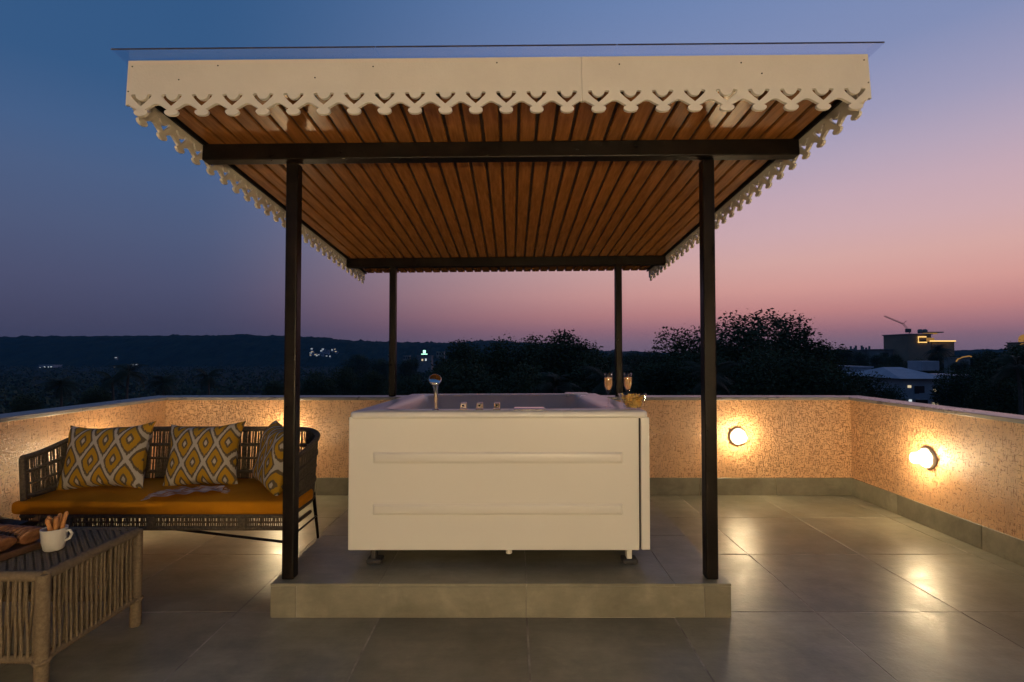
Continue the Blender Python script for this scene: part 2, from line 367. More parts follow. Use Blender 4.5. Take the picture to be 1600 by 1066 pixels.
# ---- parapet walls: plaster body > coping slabs, skirting tiles
WZ = .838; T = .17
def wall(name, axis, a0, a1, face, sgn, label, cut):
    """axis 'x': wall runs along X with inner face at Y=face; sgn = outward direction"""
    def bx(mb, p0, p1, f0, f1, z0, z1, r=None):
        lo, hi = min(f0, f1), max(f0, f1)
        args = (p0, p1, lo, hi, z0, z1) if axis == 'x' else (lo, hi, p0, p1, z0, z1)
        return mb.rbox(*args, r) if r else mb.box(*args)
    root = bx(MB(), a0, a1, face, face+sgn*T, -.25, WZ).obj(name, M['plaster']); tag(root, label, 'wall', 'parapet walls of the terrace')
    n = max(1, round((a1-a0)/1.05)); st = (a1-a0)/n
    e0, e1 = cut
    for k in range(n):
        p0, p1 = a0+k*st+.001, a0+(k+1)*st-.001
        if k == 0: p0 += e0
        if k == n-1: p1 -= e1
        bx(MB(), p0, p1, face-sgn*.018, face+sgn*(T+.02), WZ+.001, WZ+.028, .003).obj('coping_slab', M['coping'], root)
    n = max(1, round((a1-a0)/.70)); st = (a1-a0)/n
    for k in range(n):
        p0, p1 = a0+k*st+.002, a0+(k+1)*st-.002
        if axis == 'y' and k == n-1: p1 -= .012
        bx(MB(), p0, p1, face-sgn*.011, face-sgn*.0005, .001, .153, .0015).obj('skirting_tile', M['tile'], root)
    return root
wall('parapet_wall', 'x', WL, WR, WF, 1, 'peach textured parapet wall running behind the bathtub under the rear gazebo posts', (.022, .022))
wall('parapet_wall', 'y', YB, WF+T, WL, -1, 'peach textured parapet wall beside the open end of the woven sofa', (0, 0))
wall('parapet_wall', 'y', YB, WF+T, WR, 1, 'peach textured parapet wall across open floor, well clear of the sofa', (0, 0))

# ---- stair house behind the camera and the building below
bld = empty('apartment_building', (0, 0, -13), label='cream building whose roof terrace carries the gazebo, with stair room', cat='building')
MB().box(WL-T, WR+T, YB-4, WF+T, -13.5, -.26).obj('lower_storeys', M['house'], bld, (0, 0, 13))
MB().box(WL-T, WR+T, YB-4, YB-.01, -.25, 2.7).obj('stair_room', M['house'], bld, (0, 0, 13))
MB().box(WL-T-.1, WR+T+.1, YB-4.1, YB+.12, 2.7, 2.82).obj('roof_slab', M['coping'], bld, (0, 0, 13))
dr = MB().rbox(-.45, .45, YB-.02, YB+.03, 0, 2.05, .006).obj('door', M['door'], bld, (0, 0, 13))
MB().tube([(.36, YB+.07, .95), (.36, YB+.07, 1.12)], .009).obj('handle', M['chrome'], dr)

# ---- plinth under the gazebo
pl = MB().box(PX0+.0031, PX1-.0031, PY0+.0031, WF-.002, -.003, PZ-.0023).obj('plinth', M['grout'])
tag(pl, 'low stone tiled plinth carrying the white bathtub and front gazebo posts', 'plinth')
xs = [PX0, GX0-GS, GX0, .77, PX1]; ys = [PY0, 3.05, 3.75, WF-.003]
for a, b in zip(xs, xs[1:]):
    for c, d in zip(ys, ys[1:]):
        MB().rbox(a+(.0015 if a > PX0+.1 else 0), b-(.0015 if b < PX1-.1 else 0), c+(.0015 if c > PY0+.1 else .0004), d-.0015, PZ-.012, PZ, .0012).obj('tile', M['tile'], pl)
for a, b in ((PX0, -1.023), (-1.023, .067), (.067, .912), (.912, PX1)):
    MB().rbox(a+.0015, b-.0015, PY0, PY0+.011, .002, PZ-.0135, .0012).obj('tile', M['tile'], pl)
for a, b in zip(ys, ys[1:]):
    for x0 in (PX0, PX1-.011):
        MB().rbox(x0, x0+.011, max(a, PY0+.013)+.0015, b-.0015, .002, PZ-.0135, .0012).obj('tile', M['tile'], pl)

# ================================================================== GAZEBO
gz = empty('gazebo', (0, PY0+.05, PZ), label='black steel gazebo with timber soffit and scalloped cream fascia', cat='gazebo')
def gp(o):
    o.parent = gz; o.matrix_parent_inverse = Matrix.Translation(gz.location).inverted(); return o
RM = Matrix.Translation((0, 2.449, 2.283)) @ Matrix.Rotation(-math.atan(.072), 4, 'X') @ Matrix.Rotation(-.0095, 4, 'Y')
def roof(o):
    gp(o); o.matrix_basis = RM; return o
RX0, RX1 = -1.500, 1.392; RY0, RY1 = -.470, 2.690
nb = 34; bw = (RX1-RX0-.03)/nb
for k in range(nb):
    a = RX0+.015+k*bw
    mb = MB(); dz = random.uniform(0, .0015)
    # tongue-and-groove board with chamfered edges
    pr = [(a+.0065, .007+dz), (a+.0105, dz), (a+bw-.0105, dz), (a+bw-.0065, .007+dz), (a+bw-.0065, .016), (a+.0065, .016)]
    vs = [(x, RY0, z) for x, z in pr]+[(x, RY1, z) for x, z in pr]
    mb.add(vs, [(5,4,3,2,1,0), (6,7,8,9,10,11)]+[(i, (i+1) % 6, 6+(i+1) % 6, 6+i) for i in range(6)])
    roof(mb.obj('soffit_board', M['wood']))
roof(MB().box(RX0, RX1, RY0, RY1, .0165, .085).obj('roof_deck', M['deck']))
for x in (RX0+.001, RX1-.015):
    roof(MB().rbox(x, x+.014, RY0, RY1, -.012, .016, .002).obj('edge_trim', M['black']))
for y in (0, 2.135):
    roof(MB().rbox(RX0-.004, RX1+.004, y-.03, y+.03, -.082, -.0008, .005, 2).obj('beam', M['black']))
def beam_z(x, Y): return (RM @ Vector((x, Y-2.449, -.081))).z
for x in (-1.083, .968):
    gp(MB().rbox(x-.0295, x+.0295, 2.452, 2.512, PZ+.0005, beam_z(x, 2.46)+.0, .007, 2).obj('post', M['black']))
    gp(MB().rbox(x-.030, x+.030, 4.545, 4.605, WZ+.0285, beam_z(x, 4.575)+.004, .007, 2).obj('post', M['black']))

def lace_board(length, n, top, first=True):
    """scalloped fretwork board lying in local XZ, from x=0, hole line at z=0"""
    cu = bpy.data.curves.new('lace', 'CURVE'); cu.dimensions = '2D'; cu.fill_mode = 'BOTH'; cu.extrude = .006
    p = length/n; s = p/.12
    def spl(pts):
        q = cu.splines.new('POLY'); q.points.add(len(pts)-1); q.use_cyclic_u = True
        for a, (x, y) in zip(q.points, pts): a.co = (x, y, 0, 1)
    out = [(0, top), (0, -.044)]
    for i in range(n):
        c = (i+.5)*p
        half = [(-.060, -.040), (-.050, -.0415), (-.032, -.053), (-.0165, -.0625), (-.0185, -.065), (-.0255, -.068), (-.027, -.0755), (-.022, -.083), (-.011, -.0875)]
        out += [(c+x*s, z) for x, z in half[(1 if i == 0 else 0):]]+[(c, -.088)]+[(c-x*s, z) for x, z in half[::-1][:-1]]
    out += [(length, -.044), (length, top)]
    spl(out)
    for i in range(n):
        c = (i+.5)*p
        h = [(-.041, -.004), (-.036, -.014), (-.018, -.033), (0, -.049), (.018, -.033), (.036, -.014), (.041, -.004), (.036, 0), (.024, 0)]
        h += [(.024*math.cos(t), -.024*math.sin(t)) for t in [PI*k/10 for k in range(1, 10)]]
        h += [(-.024, 0), (-.036, 0)]
        spl([(c+x*s, z) for x, z in h])
    ob = bpy.data.objects.new('tmp', cu); C.objects.link(ob)
    bpy.context.view_layer.update()
    me = bpy.data.meshes.new_from_object(ob.evaluated_get(bpy.context.evaluated_depsgraph_get()))
    bpy.data.objects.remove(ob); bpy.data.curves.remove(cu)
    me.materials.clear(); me.materials.append(M['fascia']); return me
HZ = -.030; TOP = .142; FY = RY0-.010
screw = MB().lathe([(0, .0), (.0032, .0), (.0026, -.0018), (0, -.002)], n=8, mtx=Matrix.Rotation(-PI/2, 4, 'X')).mesh('screw', M['gap'])
FX0, FX1 = RX0-.024, RX1+.026; n1 = 15; FS = FX0+(FX1-FX0)*n1/24.5
fas = []
for x0, x1, n in ((FX0, FS-.0008, 15), (FS+.0008, FX1, 9)):
    o = bpy.data.objects.new('fascia_board', lace_board(x1-x0, n, TOP)); C.objects.link(o); roof(o)
    o.matrix_basis = RM @ Matrix.Translation((x0, FY, HZ)) @ Matrix.Rotation(PI/2, 4, 'X'); fas.append(o)
for side, x in ((-1, RX0-.0105), (1, RX1+.0125)):
    for y0, y1, n in ((RY0-.002, 1.05, 13), (1.0516, RY1, 14)):
        o = bpy.data.objects.new('fascia_board', lace_board(y1-y0, n, TOP)); C.objects.link(o); roof(o)
        o.matrix_basis = RM @ Matrix.Translation((x, y0, HZ)) @ Matrix.Rotation(PI/2, 4, 'Z') @ Matrix.Rotation(PI/2, 4, 'X')
for px, py in ((272,120),(488,116),(580,97),(777,90),(972,92),(1166,89),(1198,107),(197,98),(193,140),(1362,84),(1366,122),(333,96)):
    s_ = FX0+(px-190)/(1369-190)*(FX1-FX0); zz = HZ+TOP-(py-88+(px-190)*.012)/786*1.957
    q = bpy.data.objects.new('screw', screw); C.objects.link(q); roof(q); q.matrix_basis = RM @ Matrix.Translation((s_, FY-.0062, zz))
sx = [RX0-.048, -.526, .407, RX1+.050]
for a, b in zip(sx, sx[1:]):
    sh = roof(MB().box(a+.0015, b-.0015, RY0-.075, RY1+.04, HZ+TOP+.003, HZ+TOP+.009).obj('roof_sheet', M['sheet']))
    e = MB().box(a+.0015, b-.0015, RY0-.0765, RY0-.0753, HZ+TOP+.003, HZ+TOP+.009).obj('sheet_edge', M['edge'], sh)

# ================================================================== WALL LAMPS
def make_lamp(loc, rz, label, bright=False, group='wall lamps on the parapet'):
    t = empty('wall_lamp', loc, rz, label, 'lamp', group)
    R = Matrix.Rotation(PI/2, 4, 'X')                              # lathe axis z -> -y
    MB().lathe([(0, 0), (.076, 0), (.078, .012), (.072, .022), (.058, .027), (0, .027)], n=32, mtx=R).obj('back_plate', M['plate'], t)
    MB().lathe([(.035, .027), (.036, .050), (.0355, .088), (.031, .096), (.018, .100), (0, .101)], n=24, mtx=R).obj('glass_globe', M['globe2' if bright else 'globe'], t)
    rp = lambda r, y, n=28: [(r*math.cos(2*PI*k/n), -y, r*math.sin(2*PI*k/n)) for k in range(n)]
    g = MB().tube(rp(.041, .099), .0022, 6, closed=True)
    for k in range(4):
        a = 2*PI*k/4+PI/4; g.tube([(.052*math.cos(a), -.024, .052*math.sin(a)), (.041*math.cos(a), -.099, .041*math.sin(a))], .0016, 5)
    g.obj('guard', M['plate'], t)
    return t
make_lamp((2.0, WF, .519), 0, 'lit round bulkhead lamp on the wall facing the terrace, right of the bathtub')
make_lamp((WR, 3.66, .497), -PI/2, 'lit round bulkhead lamp on the side wall away from the sofa')
make_lamp((-2.00, WF, .519), 0, 'lit round bulkhead lamp on the wall hidden behind the sofa')
make_lamp((WL, 3.70, .497), PI/2, 'lit round bulkhead lamp on the side wall behind the sofa arm')
for x in (-1.4, .2, 1.0, 1.8):  # unseen lamps added behind the camera to light fascia and tub front
    make_lamp((x, YB+.001, 1.05), PI, 'bright round bulkhead lamp added out of view on the stair room wall', True, 'added lamps on the stair room')

# ================================================================== BATHTUB
TX0, TX1, TY0, TY1 = -.838, .702, 2.600, 4.250
TR = .952; drop = .022
tub = empty('bathtub', ((TX0+TX1)/2, (TY0+TY1)/2, PZ), label='large white whirlpool bathtub with panelled skirt standing on the tiled plinth', cat='bathtub')
def tp(o): o.parent = tub; o.matrix_parent_inverse = Matrix.Translation(tub.location).inverted(); return o
def rim_z(x, y): return TR-drop*(y-TY0)+.003*(x)
def rrect(x0, x1, y0, y1, r, n=6):
    pts = []
    for cx, cy, a0 in ((x1-r, y1-r, 0), (x0+r, y1-r, PI/2), (x0+r, y0+r, PI), (x1-r, y0+r, 1.5*PI)):
        for k in range(n): t = a0+PI/2*k/(n-1); pts.append((cx+r*math.cos(t), cy+r*math.sin(t)))
    return pts
def loft(rings, close_last=True):
    mb = MB(); n = len(rings[0]); vs = [v for r in rings for v in r]
    fs = [(i*n+k, i*n+(k+1) % n, (i+1)*n+(k+1) % n, (i+1)*n+k) for i in range(len(rings)-1) for k in range(n)]
    if close_last: fs.append(tuple((len(rings)-1)*n+k for k in range(n)))
    mb.add(vs, fs, True); return mb
def ring(x0, x1, y0, y1, r, dz): return [(x, y, rim_z(x, y)+dz) for x, y in rrect(x0, x1, y0, y1, r)]
o_ = (TX0, TX1, TY0, TY1)
def ins(d, r, dz, f=0): return ring(TX0+d, TX1-d-.03*f, TY0+d+.03*f, TY1-d, r, dz)
rings = [ins(.012, .02, -.036), ins(0, .03, -.034), ins(-.001, .03, -.022), ins(0, .03, -.006), ins(.006, .03, 0), ins(.10, .05, .002, 1),
         ins(.125, .09, .002, 1), ins(.138, .10, -.004, 1), ins(.148, .11, -.02, 1), ins(.165, .13, -.12, 1), ins(.20, .15, -.36, 1), ins(.26, .15, -.46, 1), ins(.36, .15, -.49, 1)]
basin = tp(loft(rings).obj('basin', M['acrylic']))
# padded headrest rise on the far rim
hx0, hx1 = .44, .63
tp(MB().rbox(hx0, hx1, TY1-.16, TY1-.02, rim_z(.5, TY1)-.02, rim_z(.5, TY1)+.011, .009, 3, smooth=True).obj('headrest', M['acrylic']))
PB = .243; PT = rim_z(TX0, TY0)-.026
fx1 = TX1-.048
fp = tp(MB().rbox(TX0-.004, fx1, TY0+.004, TY0+.022, PB, PT, .005, 2).obj('front_panel', M['panel']))
for z0, z1 in ((.687, .745), (.424, .482)):
    a = at(583, 700, TY0).x; b = at(973, 700, TY0).x
    # softly raised moulding with a fine step round it
    q = MB().rbox(a, b, TY0-.002, TY0+.008, z0, z1, .0055, 3, smooth=True).rbox(a+.006, b-.006, TY0-.006, TY0+.008, z0+.006, z1-.006, .0055, 3, smooth=True)
    tp(q.obj('raised_moulding', M['panel']))
tp(MB().box(fx1+.0005, fx1+.008, TY0+.012, TY0+.03, PB+.01, PT-.004).obj('panel_gap', M['gap']))  # near-black strip stands in for the shade inside the open slot
tp(MB().rbox(fx1+.009, TX1+.006, TY0+.001, TY0+.024, PB+.004, PT-.002, .004, 2).obj('corner_panel', M['panel']))
tp(MB().box(TX0+.005, TX1-.005, TY0+.03, TY0+.04, PT-.06, PT+.01).obj('rim_gap', M['gap']))  # near-black plate stands in for the shade behind the rim lip
tp(MB().rbox(TX0-.002, TX0+.016, TY0+.025, TY1-.01, PB, PT-.038, .004).obj('side_panel', M['panel']))
tp(MB().rbox(TX1-.014, TX1+.004, TY0+.027, TY1-.01, PB, PT-.03, .004).obj('side_panel', M['panel']))
for x, y in ((.61, 2.66), (-.72, 2.66), (.61, 4.15), (-.72, 4.15)):
    f = tp(MB().rbox(x-.014, x+.014, y-.02, y+.02, PZ+.025, PB+.12, .003).obj('foot', M['panel'] if x > 0 else M['rubber']))
    MB().rbox(x-.036, x+.044, y-.03, y+.04, PZ+.0006, PZ+.025, .006).obj('foot_pad', M['rubber'], tub).matrix_parent_inverse = Matrix.Translation(tub.location).inverted()
tp(MB().box(TX0+.04, TX1-.04, TY0+.10, TY1-.10, PB+.055, PB+.07).obj('support_frame', M['gap']))
tp(MB().tube([(-.016, 2.67, PB+.06), (-.016, 2.67, .205)], .017, 12).tube([(-.016, 2.67, PB+.012), (.09, 2.74, PB+.02), (.2, 2.76, PB+.03)], .012, 8).obj('drain_pipe', M['panel']))
# taps on the near rim
zr = rim_z(-.2, 2.66)+.001
for x in (-.256, -.170, -.079):
    k = tp(MB().rbox(x-.022, x+.018, 2.655, 2.695, zr, zr+.009, .002).rbox(x-.0165, x+.0165, 2.657, 2.690, zr+.011, zr+.042, .0035, 2).obj('tap', M['chrome']))
    MB().tube([(x-.002, 2.6568, zr+.027), (x-.002, 2.6545, zr+.027)], .005, 10).obj('tap_marker', M['gap'], tub).matrix_parent_inverse = Matrix.Translation(tub.location).inverted()
tp(MB().rbox(.010, .175, 2.645, 2.72, zr, zr+.013, .004, 2).obj('spout', M['chrome']))
hs = empty('hand_shower', (-.402, 2.672, zr)); hs.parent = tub; hs.matrix_parent_inverse = Matrix.Translation(tub.location).inverted()
# handle with a flared, tilted round head
hb = MB().lathe([(0, 0), (.021, 0), (.021, .005), (.015, .007), (.012, .009), (0, .009)], n=20)
hb.tube([(0,0,.006), (0,.001,.05), (-.0005,.000,.09), (-.001,-.003,.115), (-.002,-.009,.135)], [.0098, .0103, .0108, .0125, .017], 14)
hr = Matrix.Translation((-.003, -.020, .161)) @ Matrix.Rotation(math.radians(58), 4, 'X') @ Matrix.Rotation(math.radians(12), 4, 'Y')
hb.lathe([(0, -.026), (.012, -.024), (.024, -.014), (.0325, .0), (.033, .006), (.030, .010), (0, .010)], n=28, mtx=hr)
me = hb.mesh('hand_shower', M['chrome'])
o = bpy.data.objects.new('hand_shower', me); C.objects.link(o); o.location = hs.location; tp(o); bpy.data.objects.remove(hs)

# ---- flutes and bowl on the rim
def flute(x, y, label):
    z = rim_z(x, y)+.003; s = 1.0
    t = empty('champagne_flute', (x, y, z), label=label, cat='glass', group='champagne flutes on the bathtub rim')
    MB().lathe([(0, .0), (.028, .0), (.029, .002), (.010, .006), (.0042, .014), (.0035, .07), (.0045, .080), (.012, .094), (.021, .118), (.0245, .145), (.0235, .175), (.0215, .190), (.0205, .190), (.0222, .175), (.0232, .145), (.0196, .119), (.011, .098), (0, .093)], n=24).obj('glass', M['cglass'], t)
    MB().lathe([(0, .0945), (.0102, .0985), (.0190, .119), (.0225, .145), (.0220, .166), (0, .166)], n=24).obj('sparkling_wine', M['wine'], t)
flute(.538, 2.815, 'slim flute of pale rose sparkling wine with its whole stem and foot visible')
flute(.660, 2.872, 'slim flute of pale rose sparkling wine standing behind the glass bowl')
bx, by = .652, 2.732; bz = rim_z(bx, by)+.003
t = empty('glass_bowl', (bx, by, bz), label='small clear glass bowl filled with yellow crisps on the bathtub rim', cat='bowl')
MB().lathe([(0, 0), (.042, 0), (.047, .004), (.060, .035), (.0755, .077), (.0765, .080), (.0735, .080), (.0715, .076), (.057, .036), (.044, .007), (0, .006)], n=36).obj('bowl', M['cglass'], t)
cm = MB()
for k in range(230):
    q = random.random()**.5; h = random.uniform(.010, .076); r = (.040+.026*h/.066)*q*.88; a = random.uniform(0, 2*PI)
    c = Vector((r*math.cos(a), r*math.sin(a), h)); R = Matrix.Rotation(random.uniform(0, PI), 4, 'Z') @ Matrix.Rotation(random.uniform(0, PI), 4, 'X')
    s = random.uniform(.007, .012); cv = random.uniform(.2, .5)
    cm.grid(lambda u, v: c+R @ Vector(((u-.5)*2*s, (v-.5)*1.4*s, cv*s*(4*(u-.5)**2))), 4, 3)
tag(cm.obj('crisps', M['chips'], t), kind='stuff')

# ================================================================== SOFA
SL, SR, SF, SB = -2.885, -1.305, 3.000, 3.540; rc = .26
sofa = empty('sofa', ((SL+SR)/2, 3.27, 0), label='woven rope two-seat sofa with mustard seat cushion and thin black legs', cat='sofa')
def sp(o): o.parent = sofa; o.matrix_parent_inverse = Matrix.Translation(sofa.location).inverted(); return o
def upath(n=120, d=0.0):
    segs = []; a, b, f, bk = SL-d, SR+d, SF, SB+d; r = rc+d
    pts = [(a, f+(bk-r-f)*k/10) for k in range(10)]
    pts += [(a+r-r*math.cos(t), bk-r+r*math.sin(t)) for t in [PI/2*k/12 for k in range(12)]]
    pts += [(a+r+(b-a-2*r)*k/24, bk) for k in range(24)]
    pts += [(b-r+r*math.sin(t), bk-r+r*math.cos(t)) for t in [PI/2*k/12 for k in range(12)]]
    pts += [(b, bk-r-(bk-r-f)*k/10) for k in range(11)]
    P = [Vector((x, y, 0)) for x, y in pts]; L = [0]
    for p, q in zip(P, P[1:]): L.append(L[-1]+(q-p).length)
    out = []
    for k in range(n):
        s = L[-1]*k/(n-1)
        i = max(j for j in range(len(L)) if L[j] <= s+1e-9); i = min(i, len(P)-2)
        u = (s-L[i])/(L[i+1]-L[i]); out.append(P[i].lerp(P[i+1], u))
    return out
def ztop(p):
    t = min(max((p.y-SF)/(SB-SF), 0), 1); t = t*t*(3-2*t); return .632+.088*t
def lean(p, z):                                    # the shell leans outward with height
    cx = min(max(p.x, SL+rc), SR-rc); cy = min(p.y, SB-rc)
    d = Vector((p.x-cx, p.y-cy, 0)); d = d.normalized() if d.length > 1e-6 else d
    return Vector((p.x, p.y, z))+d*(z-.3)*.06
PP = upath(90)
sp(MB().tube([lean(p, ztop(p)) for p in PP], .017, 10).obj('top_rail', M['rope_d']))
for f, r in ((.30, .013), (.52, .009), (.74, .013)):
    sp(MB().tube([lean(p, .30+(ztop(p)-.30)*f) for p in PP], r, 7).obj('middle_rail', M['rope_d']))
sp(MB().tube([lean(p, .305) for p in PP], .014, 8).obj('lower_rail', M['rope_d']))
for i in (0, 28, 45, 61, 89):
    p = PP[i]; sp(MB().tube([lean(p, .26), lean(p, ztop(p))], .016 if i in (0, 89) else .012, 8).obj('upright', M['rope_d']))
w = MB(); QP = upath(330)
for i, p in enumerate(QP):
    q = QP[min(max(i+random.choice((-1, 0, 1)), 0), 329)]; zt = ztop(p)
    nrm = lambda t: .006*math.sin(t*PI*6+(i % 2)*PI)
    pts = []
    for k in range(8):
        t = k/7; a = lean(p.lerp(q, t), .305+(zt-.305)*t); pts.append(a)
    if random.random() < .93: w.tube(pts, .0046, 5, caps=False)
for k in range(3):                                  # the tight braided rows
    pass
sp(tag(w.obj('rope_weave', M['rope_d']), kind='stuff'))
# seat frame: woven band under the cushion
band = MB()
for z in (.224, .296): band.tube([(SL-.005, SF-.012, z), (SR+.005, SF-.012, z)], .0135, 8)
band.tube([(SL, SF-.01, .259), (SR, SF-.01, .259)], .006, 6)
for z in (.23, .296): band.tube([(SL, SF, z), (SL, SB-rc, z)], .012, 6).tube([(SR, SF, z), (SR, SB-rc, z)], .012, 6)
band.tube([(SL+.1, SB-.05, .26), (SR-.1, SB-.05, .26)], .016, 6)
sp(band.obj('seat_frame', M['rope_d']))
bw_ = MB(); x = SL
while x < SR:
    bw_.tube([(x, SF-.012, .224), (x+random.uniform(-.006, .006), SF-.014, .296)], .0042, 5, caps=False); x += .0125
sp(tag(bw_.obj('rope_band', M['rope_d']), kind='stuff'))
for x in (SL+.28, -2.12, SR-.28):
    sp(MB().rbox(x-.022, x+.022, SF-.030, SF-.006, .226, .294, .004).obj('rope_binding', M['rope_d']))
for (a, b) in (((SL+.03, SF+.02, .25), (SL+.02, SF-.03, .0)), ((SR-.02, SF+.02, .25), (SR+.01, SF-.03, .0)),
               ((SL+.03, 3.36, .30), (SL+.02, 3.450, .0)), ((SR-.012, 3.36, .33), (SR-.012, 3.450, .0))):
    sp(MB().tube([a, b], [.0125, .0095], 10).obj('leg', M['black']))
for s_ in (-1, 1):
    xf = SR+.005 if s_ > 0 else SL+.02
    sp(MB().tube([(-2.12, SF+.04, .213), (xf, SF-.018, .142)], .0085, 8).obj('brace', M['black']))
    sp(MB().tube([(xf-.01, SF+.0, .165), (xf-.012, 3.41, .165)], .007, 8).obj('side_stretcher', M['black']))
# seat cushion: soft slab with rounded front
def pillow_shape(mb, w, h, t, pinch=.15, nu=26, nv=26, seed=0):
    rnd = random.Random(seed); px = [rnd.uniform(-1, 1) for _ in range(8)]
    for sg in (1, -1):
        def fn(u, v):
            a, b = u*2-1, v*2-1
            k = max(0, (1-a**4))**.55*max(0, (1-b**4))**.55
            cxn = 1-pinch*(1-b*b)*abs(a)**2; cyn = 1-pinch*(1-a*a)*abs(b)**2
            wr = .010*noise.noise(Vector((a*2.3+px[0]*9, b*2.3, px[1]*5)))*(1-k*.3)+.006*math.sin(a*7+px[2]*3)*abs(b)**3
            return (a*w/2*cxn, b*h/2*cyn, sg*t/2*k+wr)
        n0 = len(mb.v); mb.grid(fn, nu, nv)
        if sg < 0: mb.f[-(nu-1)*(nv-1):] = [f[::-1] for f in mb.f[-(nu-1)*(nv-1):]]
    return mb
def slab(u0, u1, v0, v1, z0, z1):
    mb = MB(); mb.rbox(u0, u1, v0, v1, z0, z1, .026, 4, smooth=True); return mb
cu_ = MB().rbox(SL-.055, SR+.02, SF-.035, SB-.05, .306, .384, .024, 4, smooth=True)
bm = bmesh.new(); bm.from_mesh(cu_.mesh('tmpc')); bmesh.ops.subdivide_edges(bm, edges=[e for e in bm.edges if e.calc_length() > .3], cuts=14, use_grid_fill=True)
for v in bm.verts:
    if v.co.z > .36:
        a = (v.co.x-SL)/(SR-SL)*2-1; b = (v.co.y-SF)/(SB-SF)*2-1
        v.co.z += .020*max(0, 1-a**4)*max(0, 1-b**4)+.006*noise.noise(v.co*5)
    r = Vector((v.co.x, v.co.y)); cx = min(max(r.x, SL+rc), SR-rc)   # round the two back corners to the shell
    if v.co.y > SB-rc and (v.co.x < SL+rc or v.co.x > SR-rc):
        d = Vector((v.co.x-cx, v.co.y-(SB-rc))); 
        if d.length > rc-.03: d = d.normalized()*(rc-.03); v.co.x = cx+d.x; v.co.y = SB-rc+d.y
me = bpy.data.meshes.new('seat_cushion'); bm.to_mesh(me); bm.free(); me.materials.append(M['cushion'])
me.polygons.foreach_set('use_smooth', [True]*len(me.polygons))
o = bpy.data.objects.new('seat_cushion', me); C.objects.link(o); sp(o)

def pillow(name, w, h, t, c, yaw, tilt, roll, m, label, seed):
    o = pillow_shape(MB(), w, h, t, seed=seed).obj(name, m)
    o.matrix_world = Matrix.Translation(c) @ Matrix.Rotation(yaw, 4, 'Z') @ Matrix.Rotation(PI/2-tilt, 4, 'X') @ Matrix.Rotation(roll, 4, 'Z')
    tag(o, label, 'cushion', 'patterned cushions on the sofa'); return o
pillow('throw_pillow', .590, .43, .17, (-2.620, 3.268, .586), math.radians(-4), math.radians(17), math.radians(3.5), ikat('ikat_cushion', .150, .250, (.03, .03)), 'wide ikat cushion in mustard and grey leaning by the sofa arm', 1)
pillow('throw_pillow', .490, .43, .17, (-2.030, 3.335, .582), math.radians(2), math.radians(16), math.radians(2.5), ikat('ikat_cushion', .133, .240, (.02, .05)), 'square ikat cushion in mustard and grey at the middle of the sofa back', 2)
pillow('throw_pillow', .440, .42, .16, (-1.520, 3.250, .590), math.radians(-48), math.radians(14), math.radians(-4), ikat('ikat_cushion', .120, .240, (.0, .02)), 'ikat cushion turned sideways against the sofa arm, partly behind the gazebo post', 3)

# crumpled scarf on the seat
scf = MB()
def sfn(u, v):
    x = (u-.5)*.44; y = (v-.5)*(.17+.03*math.sin(u*5))
    z = .016+.013*noise.noise(Vector((u*5, v*4, 1)))+.008*math.sin(u*23+v*6)*.6+.010*abs(math.sin(v*PI*2+u*2))
    return (x, y+.02*math.sin(u*4), max(z, .003))
scf.grid(sfn, 46, 22)
so_ = scf.obj('scarf', M['scarf']); tag(so_, 'crumpled fringed scarf in pale pink and rust lying on the mustard seat', 'scarf')
so_.location = (-1.965, 3.085, .398); so_.rotation_euler = (0, 0, math.radians(20)); so_.scale = (.84, .84, .84)
fr = MB()
for k in range(16):
    y = -.085+.17*k/15
    for sgn in (-1, 1): fr.tube([(sgn*.218, y, .012), (sgn*.240, y+random.uniform(-.006, .006), .006), (sgn*(.262+random.uniform(0, .012)), y+random.uniform(-.014, .014), .003)], .0016, 4)
tag(fr.obj('fringe', M['scarf'], so_), kind='stuff')

# ================================================================== ROPE TABLE
BX0, BX1, BY0, BY1 = -2.62, -1.735, 1.885, 2.350; TZ = .447
tab = empty('coffee_table', ((BX0+BX1)/2, (BY0+BY1)/2, 0), label='woven taupe rope coffee table holding a mug and a bread tray', cat='table')
def bp(o): o.parent = tab; o.matrix_parent_inverse = Matrix.Translation(tab.location).inverted(); return o
def wrapped(p0, p1, r, name, pitch=.0068):
    p0, p1 = Vector(p0), Vector(p1); L = (p1-p0).length; n = max(4, int(L/pitch)*2)
    return MB().tube([p0.lerp(p1, k/n) for k in range(n+1)], [r+(.0016 if k % 2 else -.0006) for k in range(n+1)], 12)
corner = [(BX0, BY0), (BX1, BY0), (BX1, BY1), (BX0, BY1)]
for x, y in corner: bp(wrapped((x, y, 0.0), (x, y, TZ-.012), .0225, 'leg').obj('leg', M['rope']))
for (a, b) in zip(corner, corner[1:]+corner[:1]):
    bp(wrapped((*a, TZ-.020), (*b, TZ-.020), .019, 'top_rail', .011).obj('top_rail', M['rope']))
    bp(wrapped((*a, .125), (*b, .125), .015, 'lower_rail', .011).obj('lower_rail', M['rope']))
for x, y in corner:
    bp(MB().tube([(x+.024*math.cos(2*PI*k/14), y+.024*math.sin(2*PI*k/14), .118+.004*math.sin(k)) for k in range(14)], .007, 6, closed=True).obj('rope_knot', M['rope']))
strand = MB().tube([(0, (.0015*math.sin(k*1.3)), k/6-.5) for k in range(7)], .0052, 6).mesh('rope_strand', M['rope'])
zb, zt = .128, TZ-.022
